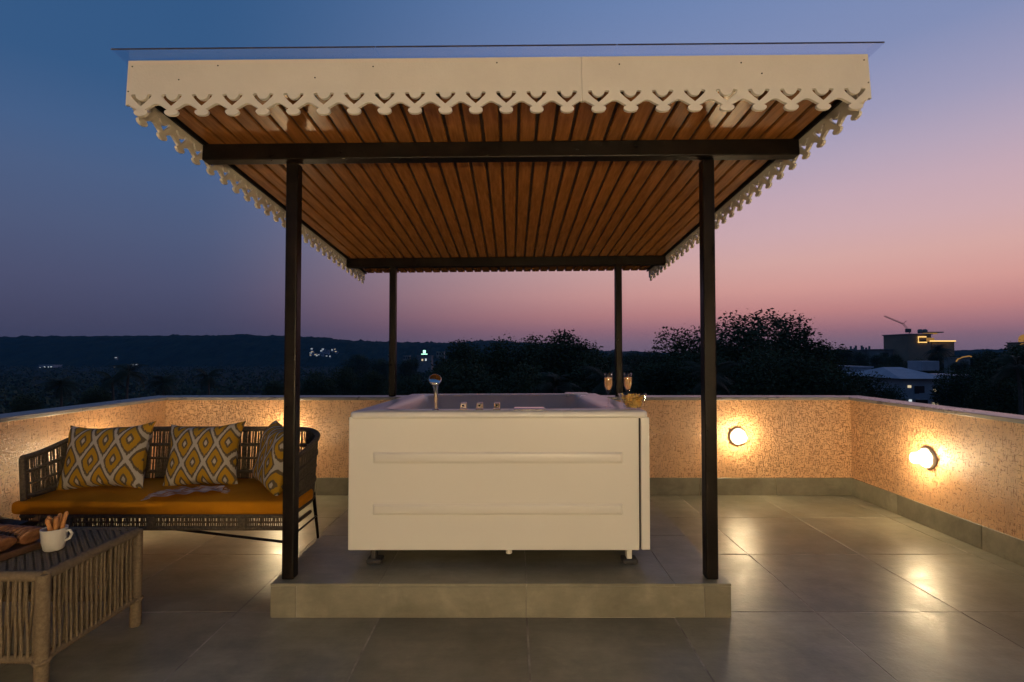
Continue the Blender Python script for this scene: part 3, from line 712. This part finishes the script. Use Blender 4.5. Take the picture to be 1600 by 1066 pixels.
def strands(a, b, nrm, pitch):
    a, b = Vector((*a, 0)), Vector((*b, 0)); d = (b-a); L = d.length; d.normalize(); n = int((L-.06)/pitch)
    for k in range(n):
        for lay in (0, 1):
            s0 = .035+(k+.3+.42*lay)*pitch+random.uniform(-.004, .004)
            s1 = s0+(pitch*.75 if lay else -pitch*.35)+random.uniform(-.005, .005)
            s1 = min(max(s1, .03), L-.03)
            p = a+d*s0+Vector((0, 0, zb))+nrm*(.010-.016*lay); q = a+d*s1+Vector((0, 0, zt))+nrm*(.012-.016*lay)
            v = q-p; o = inst('rope_strand', strand)
            o.matrix_world = Matrix.Translation((p+q)/2) @ v.to_track_quat('Z', 'Y').to_matrix().to_4x4() @ Matrix.Diagonal((1, 1, v.length, 1))
            o.parent = tab; o.matrix_parent_inverse = Matrix.Translation(tab.location).inverted()
strands(corner[1], corner[2], Vector((1, 0, 0)), .0235)
strands(corner[0], corner[1], Vector((0, -1, 0)), .0235)
strands(corner[3], corner[2], Vector((0, 1, 0)), .0260)
strands(corner[0], corner[3], Vector((-1, 0, 0)), .0260)
tw = MB(); p_ = .017; nx = int((BX1-BX0)/p_); ny = int((BY1-BY0)/p_)
for j in range(ny+1):
    y = BY0+j*(BY1-BY0)/ny
    tw.grid(lambda u, v: (BX0+u*(BX1-BX0), y+(v-.5)*.0135, TZ-.004+.0032*math.sin(u*nx*PI+j*PI)-.002*abs(v-.5)*2), nx*2+1, 3)
for i in range(nx+1):
    x = BX0+i*(BX1-BX0)/nx
    tw.grid(lambda u, v: (x+(u-.5)*.0135, BY0+v*(BY1-BY0), TZ-.004+.0032*math.sin(v*ny*PI+(i+1)*PI)-.002*abs(u-.5)*2), 3, ny*2+1)
tag(bp(tw.obj('woven_top', M['rope'])), kind='stuff')
bp(MB().box(BX0+.01, BX1-.01, BY0+.01, BY1-.01, TZ-.032, TZ-.012).obj('top_board', M['tray']))
ZT = TZ+.0005
mug = empty('mug', (-1.880, 2.085, ZT), label='white ceramic mug holding a bunch of fried dough sticks', cat='mug')
MB().lathe([(0, .0), (.029, 0), (.034, .006), (.040, .035), (.0445, .085), (.0445, .088), (.0415, .088), (.037, .035), (.030, .010), (0, .009)], n=32).obj('cup', M['mug'], mug)
MB().tube([(.042, .01, .074), (.054, .013, .075), (.060, .015, .061), (.054, .013, .043), (.039, .009, .034)], .0052, 8).obj('handle', M['mug'], mug)
stk = MB().tube([(0, 0, 0), (.002, .001, .035), (-.001, .002, .075), (.001, 0, .105), (0, 0, .112)], [.0075, .0085, .0080, .0085, .004], 7).mesh('dough_stick', M['stick'])
for k in range(9):
    a = 2*PI*k/9+.4; r = .022 if k < 8 else 0
    o = inst('dough_stick', stk, None, (-1.880+r*.55*math.cos(a), 2.085+r*.55*math.sin(a), ZT+.016), (-.17*math.sin(a)+random.uniform(-.05, .05), .20*math.cos(a), a), (1, 1, random.uniform(.9, 1.22)))
    tag(o, 'golden fried dough stick standing in the white mug', 'snack', 'dough sticks in the mug')
# bread on a tray
ty = empty('serving_tray', (-2.16, 2.10, ZT), math.radians(-12), label='dark wooden serving tray of sliced bread on the rope table', cat='tray')
b_ = MB().rbox(-.20, .20, -.115, .115, 0, .012, .003)
b_.obj('base', M['tray'], ty)
for x0, x1, y0, y1 in ((-.20, .20, -.125, -.1155), (-.20, .20, .1155, .125), (-.21, -.2005, -.125, .125), (.2005, .21, -.125, .125)):
    MB().rbox(x0, x1, y0, y1, 0, .026, .003).obj('rim', M['tray'], ty)
sl_ = MB().lathe([(0, -.007), (.036, -.007), (.042, -.004), (.042, .004), (.036, .007), (0, .007)], n=18, mtx=Matrix.Rotation(PI/2, 4, 'Y') @ Matrix.Diagonal((.85, 1.1, 1, 1))).mesh('bread_slice', M['bread'])
Tm = Matrix.Translation(ty.location) @ Matrix.Rotation(math.radians(-12), 4, 'Z')
for row, y in enumerate((-.055, .05)):
    for k in range(13):
        o = inst('bread_slice', sl_); o.matrix_world = Tm @ Matrix.Translation((-.165+k*.0265, y+random.uniform(-.006, .006), .012+.033)) @ Matrix.Rotation(math.radians(28)+random.uniform(-.1, .1), 4, 'Y') @ Matrix.Rotation(random.uniform(-.3, .3), 4, 'X')
        tag(o, 'toasted brown bread slice leaning in a row on the dark tray', 'bread', 'bread slices on the tray')
# curved dark dish behind the tray
dd = empty('dark_dish', (-2.215, 2.275, ZT), label='dark boat-shaped dish standing behind the bread tray', cat='dish')
MB().grid(lambda u, v: ((u-.5)*.19, (v-.5)*.085*math.sin(PI*min(max(u, .06), .94)), .006+.050*(2*u-1)**2*.8+.035*(2*v-1)**2), 17, 9).obj('dish', M['tray'], dd)

# ================================================================== BACKGROUND
# ---- ground sheet
def axis(a, b, fine0, fine1, st, big):
    v = [fine0]
    while v[-1] < fine1: v.append(v[-1]+st)
    s = st
    while v[-1] < b: s *= big; v.append(min(v[-1]+s, b))
    s = st; l = [fine0]
    while l[-1] > a: s *= big; l.append(max(l[-1]-s, a))
    return l[::-1][:-1]+v
gx = axis(-2300, 2300, -160, 160, 8, 1.12); gy = axis(-55, 1900, -40, 200, 8, 1.12)
vs = []
for y in gy:
    for x in gx: vs.append((x, y, zground(x, y)+.8*noise.noise(Vector((x*.03, y*.03, 0)))))
nx_ = len(gx); fs = [(j*nx_+i, j*nx_+i+1, (j+1)*nx_+i+1, (j+1)*nx_+i) for j in range(len(gy)-1) for i in range(nx_-1)]
g = MB(); g.add(vs, fs, True); tag(g.obj('ground', M['soil']), kind='structure')
# ---- far wooded ridge
prof = [(-700, 530), (-200, 526), (0, 528), (100, 527), (240, 527), (300, 526), (380, 525), (480, 528), (560, 534), (620, 536), (700, 537), (760, 534), (850, 538), (950, 550), (1050, 553), (1150, 552), (1300, 548), (1400, 550), (1600, 548), (2300, 545)]
def ridge_py(px):
    for (a, p), (b, q) in zip(prof, prof[1:]):
        if a <= px <= b: t = (px-a)/(b-a); t = t*t*(3-2*t); return p+(q-p)*t
    return 548
h = MB(); NX = 1500; NY = 22
vs = []
for j in range(NY):
    v = j/(NY-1); Y = 1200+500*v; s = math.sin(min(v/.62, 1)*PI/2)**1.2 if v <= .62 else math.cos((v-.62)/.38*PI/2)
    for i in range(NX):
        px = -650+2900*i/(NX-1); X = (px-800)/FPX*1510
        top = at(px, ridge_py(px), 1510).z; base = zground(X, 1300)-3
        lump = (6*noise.noise(Vector((X*.035, Y*.06, 3)))+7*abs(noise.noise(Vector((X*.09, Y*.1, 7))))+3.5*noise.noise(Vector((X*.22, Y*.2, 1)))) if 0 < j < NY-1 else 0
        vs.append((X, Y, base+(top-base)*s+lump))
h.add(vs, [(j*NX+i, j*NX+i+1, (j+1)*NX+i+1, (j+1)*NX+i) for j in range(NY-1) for i in range(NX-1)], False)
tag(h.obj('hill', M['hill']), kind='structure')

# ---- scrub and mangrove cover of the plain (uncountable)
rng = np.random.default_rng(5)
def blob_field(name, m, pts, sizes, per=7):
    """tufts of small leaf faces"""
    n = len(pts)*per
    c = np.repeat(pts, per, axis=0); s = np.repeat(sizes, per)
    c = c+rng.normal(0, 1, (n, 3))*np.stack([s*.40, s*.40, s*.22], 1)
    u = rng.normal(0, 1, (n, 3)); u /= np.linalg.norm(u, axis=1)[:, None]
    v = np.cross(u, rng.normal(0, 1, (n, 3))); v /= np.linalg.norm(v, axis=1)[:, None]
    l = (s*.42)[:, None]
    q = np.stack([c-u*l, c+v*l*.7, c+u*l, c-v*l*.7], 1).reshape(-1, 3)
    return leafmesh(name, q, m)
def leafmesh(name, q, m):
    n = len(q)//4; me = bpy.data.meshes.new(name)
    me.vertices.add(n*4); me.vertices.foreach_set('co', q.astype(np.float32).ravel())
    me.loops.add(n*4); me.loops.foreach_set('vertex_index', np.arange(n*4, dtype=np.int32))
    me.polygons.add(n); me.polygons.foreach_set('loop_start', np.arange(0, n*4, 4, dtype=np.int32)); me.polygons.foreach_set('loop_total', np.full(n, 4, dtype=np.int32))
    me.materials.append(m); me.update(); me.validate(); return me
pts, sz = [], []
for k in range(16000):
    Y = 55*(1250/55)**random.random(); px = random.uniform(-150, 1750); X = (px-800)/FPX*Y
    if X > -.05*Y and random.random() < .35: continue
    s = random.uniform(2.0, 4.2)*(1+Y/2500)
    pts.append((X, Y, zground(X, Y)+s*.35)); sz.append(s)
sb = bpy.data.objects.new('scrub', blob_field('scrub', M['leaf2'], np.array(pts), np.array(sz))); C.objects.link(sb)
tag(sb, 'dark low scrub and mangrove covering the plain below', 'vegetation', kind='stuff')

# ---- broad-leaved trees
def crown_mesh(name, m, R=5.5, H=16, z0=6.0, lobes=15, leaves=9000, seed=1, size=.19):
    r = np.random.default_rng(seed); cs = []
    for k in range(lobes):
        a = r.uniform(0, 2*PI); q = math.sqrt(r.uniform(0, 1)); hz = r.uniform(0, 1)
        rad = R*.72*q*(1-.35*hz); cs.append((rad*math.cos(a), rad*math.sin(a), z0+(H-z0-1.6)*hz*(1-.35*q)+.6, r.uniform(1.3, 2.6)))
    cs = np.array(cs); w = cs[:, 3]**2; idx = r.choice(len(cs), leaves, p=w/w.sum())
    d = r.normal(0, 1, (leaves, 3)); d /= np.linalg.norm(d, axis=1)[:, None]
    rr = r.uniform(.2, 1, leaves)**.45*(1+np.clip(.14*r.normal(0, 1, leaves), -.3, .2))
    # leave gaps: bunch the leaves into sprays
    spray = np.round(d*2.6+r.normal(0, .22, d.shape))/2.6; d = d*.62+spray*.38
    c = cs[idx, :3]+d*(cs[idx, 3]*rr)[:, None]*np.array([1.15, 1.15, .75])
    c[:, 2] = z0*.55+(c[:, 2]-np.percentile(c[:, 2], .5))*(16-z0*.55)/(np.percentile(c[:, 2], 99.6)-np.percentile(c[:, 2], .5))
    u = r.normal(0, 1, (leaves, 3)); u[:, 2] *= .5; u /= np.linalg.norm(u, axis=1)[:, None]
    v = np.cross(u, r.normal(0, 1, (leaves, 3))); v /= np.linalg.norm(v, axis=1)[:, None]
    l = (size*r.uniform(.5, 1.3, leaves))[:, None]
    q = np.stack([c-u*l, c+v*l*.45, c+u*l, c-v*l*.45], 1).reshape(-1, 3)
    return leafmesh(name, q, m), cs
def trunk_mesh(cs, H, seed):
    rnd = random.Random(seed); mb = MB(); zf = 5.0
    mb.tube([(0, 0, -.8), (.1, .05, 1.5), (-.05, .1, 3.4), (.1, 0, zf)], [.48, .36, .30, .26], 9)
    for c in cs:
        p = Vector(c[:3]); s = Vector((.1, 0, rnd.uniform(3.6, 5.0))); mid = s.lerp(p, .5)+Vector((rnd.uniform(-.4, .4), rnd.uniform(-.4, .4), .5))
        mb.tube([s, mid, p], [.17, .10, .03], 6)
    return mb.mesh('trunk', M['bark'])
VAR = []
for sd, R, H, z0, lb, lv, m in ((1, 6.0, 16, 6, 22, 28000, 'leaf'), (2, 5.0, 16, 5, 18, 22000, 'leaf'), (3, 6.5, 16, 7, 22, 20000, 'leaf2'), (4, 5.0, 16, 4, 20, 26000, 'leaf')):
    cm_, cs_ = crown_mesh('crown', M[m], R, H, z0, lb, lv, sd); VAR.append((cm_, trunk_mesh(cs_, H, sd)))
def tree(px, ytop, Y, var, label, wide=1.0, group='trees below the terrace'):
    p = at(px, ytop, Y); zg = zground(p.x, Y)-.3; s = (p.z-zg)/16.0
    t = empty('tree', (p.x, Y, zg), random.uniform(0, 6.28), label, 'tree', group)
    inst('crown', VAR[var][0], t, scale=(s*wide, s*wide, s)); inst('trunk', VAR[var][1], t, scale=(s*wide, s*wide, s))
    return t
for a in ((722, 538, 70, 0, 1.0, 'rounded tree at the end of the dark grove where the far hill disappears'), (775, 536, 62, 1, 1.0, 'rounded tree of the dark grove behind the taps of the bathtub'), (832, 531, 66, 3, 1.0, 'broad tree of the dark grove behind the bathtub spout'), (885, 524, 60, 0, 1.0, 'tallest tree of the dark grove behind the bathtub'), (930, 545, 64, 1, .9, 'tree at the edge of the dark grove by the rear post near the flutes'), (745, 572, 46, 1, 1, 'lower tree in front of the grove behind the taps'), (820, 575, 44, 3, .9, 'lower tree in front of the grove behind the bathtub spout'), (700, 568, 58, 3, .8, 'tree beside the grove right of the hand shower'), (650, 590, 60, 1, .9, 'low tree behind the hand shower')):
    tree(*a[:4], a[5], a[4])
tree(1068, 519, 58, 2, 'sparse feathery tree just left of the tall spreading tree and its gazebo post', .95)
tree(1165, 494, 56, 2, 'tall spreading dark tree rising beyond the right-hand front gazebo post', 1.05)
tree(1215, 499, 60, 2, 'tall tree with a ragged crown on the slope side of the spreading tree', 1.0)
tree(1262, 528, 58, 3, 'shorter tree with crown sloping down towards the white house', .9)
for a in ((1000, 566, 60, 1, 1.0, 'low dark tree beyond the glass bowl of crisps'), (1040, 560, 52, 3, 1.0, 'low dark tree under the sparse feathery tree'), (1110, 556, 48, 1, 1.0, 'low dark tree right behind the front post beside the glass bowl'), (1180, 556, 44, 0, .9, 'low dark tree beneath the tall spreading tree'), (1245, 552, 45, 1, 1.0, 'low dark tree beneath the ragged-crowned tree'), (1300, 570, 44, 3, .8, 'low dark tree above the wall lamp, sloping towards the white houses'), (1340, 588, 52, 1, .8, 'small dark tree in front of the flat-roofed pale house'), (960, 578, 62, 3, .8, 'low dark tree behind the flutes'), (1385, 606, 60, 1, .7, 'small dark tree overlapping the hip-roofed white house')):
    tree(*a[:4], a[5], a[4])
for a in ((1600, 548, 60, 0, 1.0, 'full dark tree below the amber-lit domed tower'), (1560, 556, 66, 3, .9, 'full dark tree between domed tower and small arched pavilion'), (1512, 578, 62, 1, .9, 'rounded dark tree hiding the pale house in pieces'), (1640, 540, 56, 1, 1.0, 'tall dark tree past the domed tower at the end of the side wall'), (1480, 592, 64, 3, .6, 'narrow dark tree touching the hip-roofed house'), (1570, 590, 48, 1, .9, 'broad black tree low beyond the side wall')):
    tree(*a[:4], a[5], a[4])
RID = 'small dark tree on the skyline among the distant buildings'
for a in ((1312, 544, 190, 3, 1.3), (1345, 551, 210, 1, 1.2), (1375, 553, 190, 3, 1.2), (1400, 556, 170, 0, 1.2), (1430, 563, 150, 1, 1.1), (1462, 552, 200, 3, 1.0), (1490, 556, 230, 1, 1.3), (1520, 553, 200, 3, 1.3), (1545, 549, 210, 0, 1.2), (1573, 549, 220, 1, 1.2), (1500, 565, 170, 3, 1.2), (1440, 572, 130, 0, 1.1), (1395, 570, 140, 1, 1.2), (1610, 552, 200, 3, 1.3), (985, 552, 150, 1, 1.3), (1018, 551, 160, 3, 1.3), (960, 553, 170, 0, 1.3)):
    tree(*a[:4], RID, a[4], 'skyline trees')
for a in ((500, 585, 75, 3, 1.0, 'dark rounded tree just beyond the wall beside the front sofa-side post'), (545, 578, 85, 1, 1.0, 'dark rounded tree below the hillside town lights'), (585, 582, 80, 0, 1.0, 'dark rounded tree beside the rear post behind the hand shower'), (560, 556, 330, 0, 1.5, 'far tree clump below the hillside town'), (600, 562, 260, 1, 1.4, 'far tree clump left of the green sign building'), (640, 560, 250, 3, 1.3, 'far tree clump at the foot of the green sign building'), (430, 596, 85, 1, 1.0, 'dark low tree behind the front post at the sofa end'), (150, 606, 80, 3, 1.0, 'dark low tree among the palms'), (40, 618, 75, 1, 1.0, 'dark low tree beyond the wall above the sofa arm')):
    tree(*a[:4], a[5], a[4])

# ---- coconut palms
def frond_mesh(L=2.7):
    mb = MB(); pts = []
    for k in range(9):
        t = k/8; pts.append(Vector((L*(t*.95-.12*t*t), 0, .9*t-1.75*t*t)))
    mb.tube(pts, [.05-.045*k/8 for k in range(9)], 4)
    for k in range(30):
        t = .10+.88*k/29; i = min(int(t*8), 7); p = pts[i].lerp(pts[i+1], t*8-i); d = (pts[i+1]-pts[i]).normalized()
        ll = 1.0*math.sin(PI*(.18+.80*t))+.1
        for s in (-1, 1):
            e = p+Vector((d.x*.35*ll, s*.80*ll, -.42*ll-.1)); w_ = d*.022
            mb.add([p-w_, p+w_, e], [(0, 1, 2)])
    return mb.mesh('frond', M['palm'])
FM = frond_mesh()
ptr = MB().tube([(0,0,-.5), (.15,0,3), (.25,.1,7), (.1,.1,11), (0,0,13)], [.26, .19, .16, .14, .13], 8).mesh('trunk', M['bark'])
def palm(px, py, Y, label, s=1.0):
    p = at(px, py, Y); zg = zground(p.x, Y)-.3; hgt = p.z-zg
    t = empty('palm_tree', (p.x, Y, zg), random.uniform(0, 6), label, 'palm', 'coconut palms below the terrace')
    inst('trunk', ptr, t, scale=(1, 1, hgt/13))
    for k in range(17):
        el = (-.75, -.25, .15, .5)[k % 4]+random.uniform(-.12, .12)
        inst('frond', FM, t, (0, 0, hgt), (0, el, k*2.4+random.uniform(-.2, .2)), (s,)*3)
for a in ((96, 602, 62, 'dark coconut palm above the wide ikat cushion'), (201, 582, 58, 'tallest dark coconut palm of the group on the plain'), (175, 592, 66, 'dark coconut palm close beside the tallest one'), (255, 598, 68, 'small dark coconut palm above the wall corner'), (325, 588, 74, 'lone dark coconut palm nearest the front post at the sofa end')): palm(*a)
palm(868, 606, 30, 'coconut palm with arching fronds just beyond the bathtub, nearer than the round trees', .8)
palm(947, 592, 34, 'coconut palm showing fronds behind the rear gazebo post near the flutes', .85)
palm(1112, 590, 30, 'coconut palm showing fronds and pale stem behind the front gazebo post', .85)
palm(1466, 548, 175, 'palm standing right in front of the lit hotel', 2.0)
palm(1590, 575, 42, 'palm half lost among the trees beyond the side wall')

# ---- buildings
def house(name, px0, px1, py0, py1, Y, depth, m, label, cat='building', group=None, wins=(), roofm=None, base=None):
    """px/py box of the visible facade at depth Y; wins = list of (u0, u1, v0, v1, material)"""
    a = at(px0, py0, Y); b = at(px1, py1, Y); zg = min(b.z, zground((a.x+b.x)/2, Y)) if base is None else base
    t = empty(name, ((a.x+b.x)/2, Y+depth/2, zg), label=label, cat=cat, group=group)
    inv = Vector(t.location)
    MB().box(a.x, b.x, Y, Y+depth, zg, a.z).obj('wall', m, t, -inv)
    rh = .018*(b.x-a.x)+.25
    MB().box(a.x-rh, b.x+rh, Y-rh, Y+depth+rh, a.z+.002, a.z+rh).obj('roof', roofm or m, t, -inv)
    W_, H_ = b.x-a.x, a.z-b.z
    for u0, u1, v0, v1, wm in wins:
        MB().box(a.x+u0*W_, a.x+u1*W_, Y-.06, Y-.01, a.z-v1*H_, a.z-v0*H_).obj('window', M[wm], t, -inv)
    return t, a, b, inv
# white house on the slope below
Yh = 78
t, a, b, inv = house('white_house', 1412, 1472, 594, 640, Yh, 12, M['wwall'], 'pale bluish white house with hipped roof and balcony below the terrace', 'house', None,
    [(.10, .19, .18, .26, 'winw'), (.28, .54, .20, .46, 'dark'), (.78, .86, .30, .40, 'winw'), (.12, .20, .66, .74, 'winc'), (.30, .62, .66, .97, 'dark'), (.74, .92, .76, .88, 'winw')], M['wroof'])
rf = MB(); z0 = a.z+.25; zr_ = at(1450, 574, Yh+5).z; x0, x1 = a.x-1.2, b.x+.8; y0, y1 = Yh-1, Yh+13
rf.add([(x0, y0, z0), (x1, y0, z0), (x1, y1, z0), (x0, y1, z0), (x0+2.4, Yh+6, zr_), (x1-2.4, Yh+6, zr_)], [(0,1,5,4), (1,2,5), (2,3,4,5), (3,0,4), (3,2,1,0)])
ro = rf.obj('hip_roof', M['wroof'], t, -inv)
tk = at(1448, 566, Yh+6); MB().rbox(tk.x-1.7, tk.x+1.3, Yh+5, Yh+8, zr_-.6, tk.z+.2, .08).obj('tank_room', M['wwall'], t, -inv)
bal = MB()
zb_ = a.z-(a.z-b.z)*.62; bal.box(a.x+1.6, a.x+3.6, Yh-1.0, Yh-.07, zb_-.15, zb_)
for k in range(11): bal.box(a.x+1.62+k*.19, a.x+1.66+k*.19, Yh-1.0, Yh-.96, zb_, zb_+.8)
bal.box(a.x+1.6, a.x+3.6, Yh-1.01, Yh-.95, zb_+.8, zb_+.88); bal.obj('balcony', M['wwall'], t, -inv)
t2, a2, b2, i2 = house('white_house', 1362, 1412, 588, 640, 92, 11, M['wwall'], 'long pale house with low sheet roof behind the hip-roofed one', 'house', None, [(.75, .86, .2, .32, 'dark'), (.2, .32, .2, .32, 'dark')], M['wroof'])
house('white_house', 1345, 1362, 575, 600, 100, 9, M['wwall'], 'small pale flat-roofed house half hidden by dark trees', 'house', None, [(.2, .5, .2, .45, 'dark')])
house('white_house', 1490, 1548, 590, 640, 96, 10, M['wwall'], 'pale house glimpsed in pieces through the dark trees', 'house', None, [(.05, .18, .82, .9, 'winc'), (.30, .42, .80, .88, 'winc'), (.78, .9, .1, .2, 'winw')], M['wroof'])
# hotel with amber light strips
Yo = 240
t, a, b, inv = house('hotel_building', 1419, 1456, 523, 580, Yo, 16, M['hotel'], 'tan hotel block with glowing amber strip around its upper window', 'building', None, [(.5, .9, .15, .24, 'dark')], M['dwall'])
def strip(pts, r=.28, m='amber', par=None, iv=None):
    MB().tube([at(x, y, Yo-.35) for x, y in pts], r, 6).obj('light_strip', M[m], par, -iv)
strip([(1447, 526.5), (1435, 526.5), (1435, 535), (1448, 535)], par=t, iv=inv)
MB().box(at(1436, 0, Yo).x, at(1448, 0, Yo).x, Yo-.2, Yo-.1, at(0, 534, Yo).z, at(0, 528, Yo).z).obj('lit_recess', M['amberd'], t, -inv)
q = at(1453, 521, Yo+3); MB().box(q.x-1.3, q.x+2.8, Yo+2, Yo+6, a.z+.3, q.z+.2).obj('roof_pavilion', M['amberd'], t, -inv)
MB().box(q.x-1.8, q.x+5.0, Yo+1, Yo+7, q.z+.2, q.z+.7).obj('roof_canopy', M['dwall'], t, -inv)
for x in (1438, 1445):
    q = at(x, 519, Yo+6); MB().lathe([(0, 0), (1.1, 0), (1.1, 1.6), (.5, 2.0), (0, 2.0)], n=12).obj('water_tank', M['dwall'], t, Vector((q.x, q.y, a.z+.9))-inv)
t, a, b, inv = house('hotel_building', 1456.3, 1492, 535, 580, Yo+2, 16, M['hotel'], 'lower tan hotel wing with a straight amber strip along its eaves', 'building', None, [], M['dwall'])
strip([(1453, 533), (1493, 533)], .32, par=t, iv=inv)
house('low_building', 1375, 1418, 547, 575, 250, 12, M['dwall'], 'low grey building with one lit window beside the hotel', 'building', None, [(.55, .62, .12, .32, 'winw'), (.1, .3, .15, .4, 'dark'), (.7, .9, .15, .4, 'dark')])
# unfinished block with column stubs
t, a, b, inv = house('unfinished_building', 1318, 1362, 548, 570, 260, 12, M['dwall'], 'unfinished concrete block with bare columns and rods on its roof', 'building')
for x, h_ in ((1330, 541), (1336, 543), (1338, 540), (1347, 540), (1349, 542), (1354, 543), (1359, 541)):
    q = at(x, h_, 262); MB().box(q.x-.35, q.x+.35, 262, 262.7, a.z+.3, q.z).obj('column', M['dwall'], t, -inv)
# tower crane with raised jib
cr = empty('tower_crane', at(1424, 560, 300), label='thin tower crane with raised jib above the hotel roof', cat='crane')
cp = lambda x, y: at(x, y, 300)-cr.location
def truss(p, q, wd, n, name):
    mb = MB(); d = (q-p); side = d.normalized().cross(Vector((0, 1, 0))).normalized()*wd
    A = [p+side, p-side, p+Vector((0, wd*1.5, 0))]; B = [v+d for v in A]
    for u, v in zip(A, B): mb.tube([u, v], .10, 4)
    for k in range(n):
        t0, t1 = k/n, (k+1)/n; mb.tube([A[k % 2].lerp(B[k % 2], t0), A[(k+1) % 2].lerp(B[(k+1) % 2], t1)], .07, 4)
    mb.obj(name, M['steel'], cr)
truss(cp(1424, 566), cp(1422.5, 520), .8, 16, 'mast'); truss(cp(1422.5, 520), cp(1411, 506), .45, 8, 'jib_heel'); truss(cp(1411, 506), cp(1382, 494), .35, 16, 'jib')
MB().tube([cp(1411, 506), cp(1416, 501.5)], .14, 4).obj('counter_jib', M['steel'], cr)
MB().rbox(-1.2, 1.2, -1, 1, -1, 1.2, .15).obj('cab', M['steel'], cr, cp(1419, 517))
# small lit pavilion, domed tower at the edge
t, a, b, inv = house('roadside_pavilion', 1496, 1516, 560, 566, 190, 6, M['dwall'], 'small arched pavilion with a soft amber light along its roof', 'pavilion')
MB().tube([at(1494, 565, 189.8), at(1497, 561, 189.8), at(1505, 558, 189.8), at(1514, 556.5, 189.8), at(1518, 557.5, 189.8)], .22, 6).obj('light_strip', M['amberd'], t, -inv)
t, a, b, inv = house('domed_tower', 1592, 1609, 536, 560, 210, 5, M['hotel'], 'amber-lit tower with a small dome at the skyline', 'tower', None, [(.1, .9, .03, .12, 'amberd')])
q = at(1600, 536, 212.5); MB().lathe([(1.7, 0), (1.7, 1.4), (1.5, 2.2), (.8, 2.9), (0, 3.2)], n=16).obj('dome', M['amberd'], t, Vector((q.x, q.y, a.z+.5))-inv)

# far lit houses on the plain and hillside
def on_hill(px, py):
    for k in range(120):
        Y = 1205+k*2.5; v = (Y-1200)/500; s_ = math.sin(min(v/.62, 1)*PI/2)**1.2
        X = (px-800)/FPX*1510; top = at(px, ridge_py(px), 1510).z; base = zground(X, 1300)-3
        if base+(top-base)*s_ >= at(px, py, Y).z: return Y
    return 1300
def far(px, py, w, hh, Y, wm, label, group, m='dwall', n=3):
    wins = [((k+.15)/n, (k+.75)/n, .25, .8, wm) for k in range(n)]
    house('far_house', px-w/2, px+w/2, py-hh, py, Y-4, w/FPX*Y*.7, M[m], label, 'house', group, wins, base=at(px, py, Y).z-4)
far(72, 578, 22, 7, 1150, 'winc', 'broad white-lit building at the foot of the hill', None, 'wwall', 4)
far(62, 577, 5, 4, 1140, 'winc', 'small annex beside the broad white-lit building', None, 'wwall', 1)
FH = 'tiny lit house at the foot of the far hill'
for x, y, wm in ((24, 579, 'winw'), (38, 579, 'winc'), (158, 576, 'winw'), (178, 575, 'winw'), (192, 575, 'winw'), (181, 560, 'winc'), (207, 571, 'winc'), (213, 571, 'winc')):
    far(x, y, 3.4, 2.2, 1160, wm, FH, 'lit houses at the foot of the hill', n=2)
TH = 'tiny pale house in the hillside town cluster beyond the left gazebo posts'
for k in range(26):
    x = 478+random.random()**.9*52; y = 546+random.random()*17*(1-.35*(x-478)/52)
    far(x, y, random.uniform(2.2, 4.5), random.uniform(1.8, 3.2), on_hill(x, y)-3, random.choice(('winw', 'winc', 'dark', 'dark')), TH, 'hillside town', 'wwall', 2)
t, a, b, inv = house('sign_building', 652, 674, 556, 566, 600, 14, M['dwall'], 'distant building with a small glowing green rooftop sign', 'building', None, [(.3, .42, .5, .8, 'winw'), (.55, .66, .45, .8, 'winc')])
q = at(663, 550, 600); MB().box(q.x-1.5, q.x+1.5, 600, 600.5, q.z-1.6, q.z+2.0).obj('sign_board', M['green'], t, -inv)
q = at(663, 553.4, 600); MB().box(q.x-3.6, q.x+3.6, 600, 600.5, q.z-.55, q.z+.45).obj('sign_board', M['green'], t, -inv)
for x, y, w_ in ((635, 562, 10), (610, 560, 8), (688, 556, 12)):
    far(x, y, w_, 6, 620, 'dark', 'plain grey distant block near the green-signed building', 'distant grey blocks', n=3)

# ---- evening haze
hz = MB().box(-2400, 2400, -60, 1960, -36, 85).obj('haze', None)
hm = bpy.data.materials.new('haze'); hm.use_nodes = True; n = hm.node_tree; n.nodes.clear()
o = n.nodes.new('ShaderNodeOutputMaterial'); pv = n.nodes.new('ShaderNodeVolumePrincipled')
pv.inputs['Color'].default_value = (.10, .36, .66, 1); pv.inputs['Density'].default_value = .00014; pv.inputs['Anisotropy'].default_value = 0
n.links.new(pv.outputs[0], o.inputs['Volume']); hz.data.materials.clear(); hz.data.materials.append(hm)
tag(hz, 'thin blue evening haze over the plain', 'haze', kind='stuff')
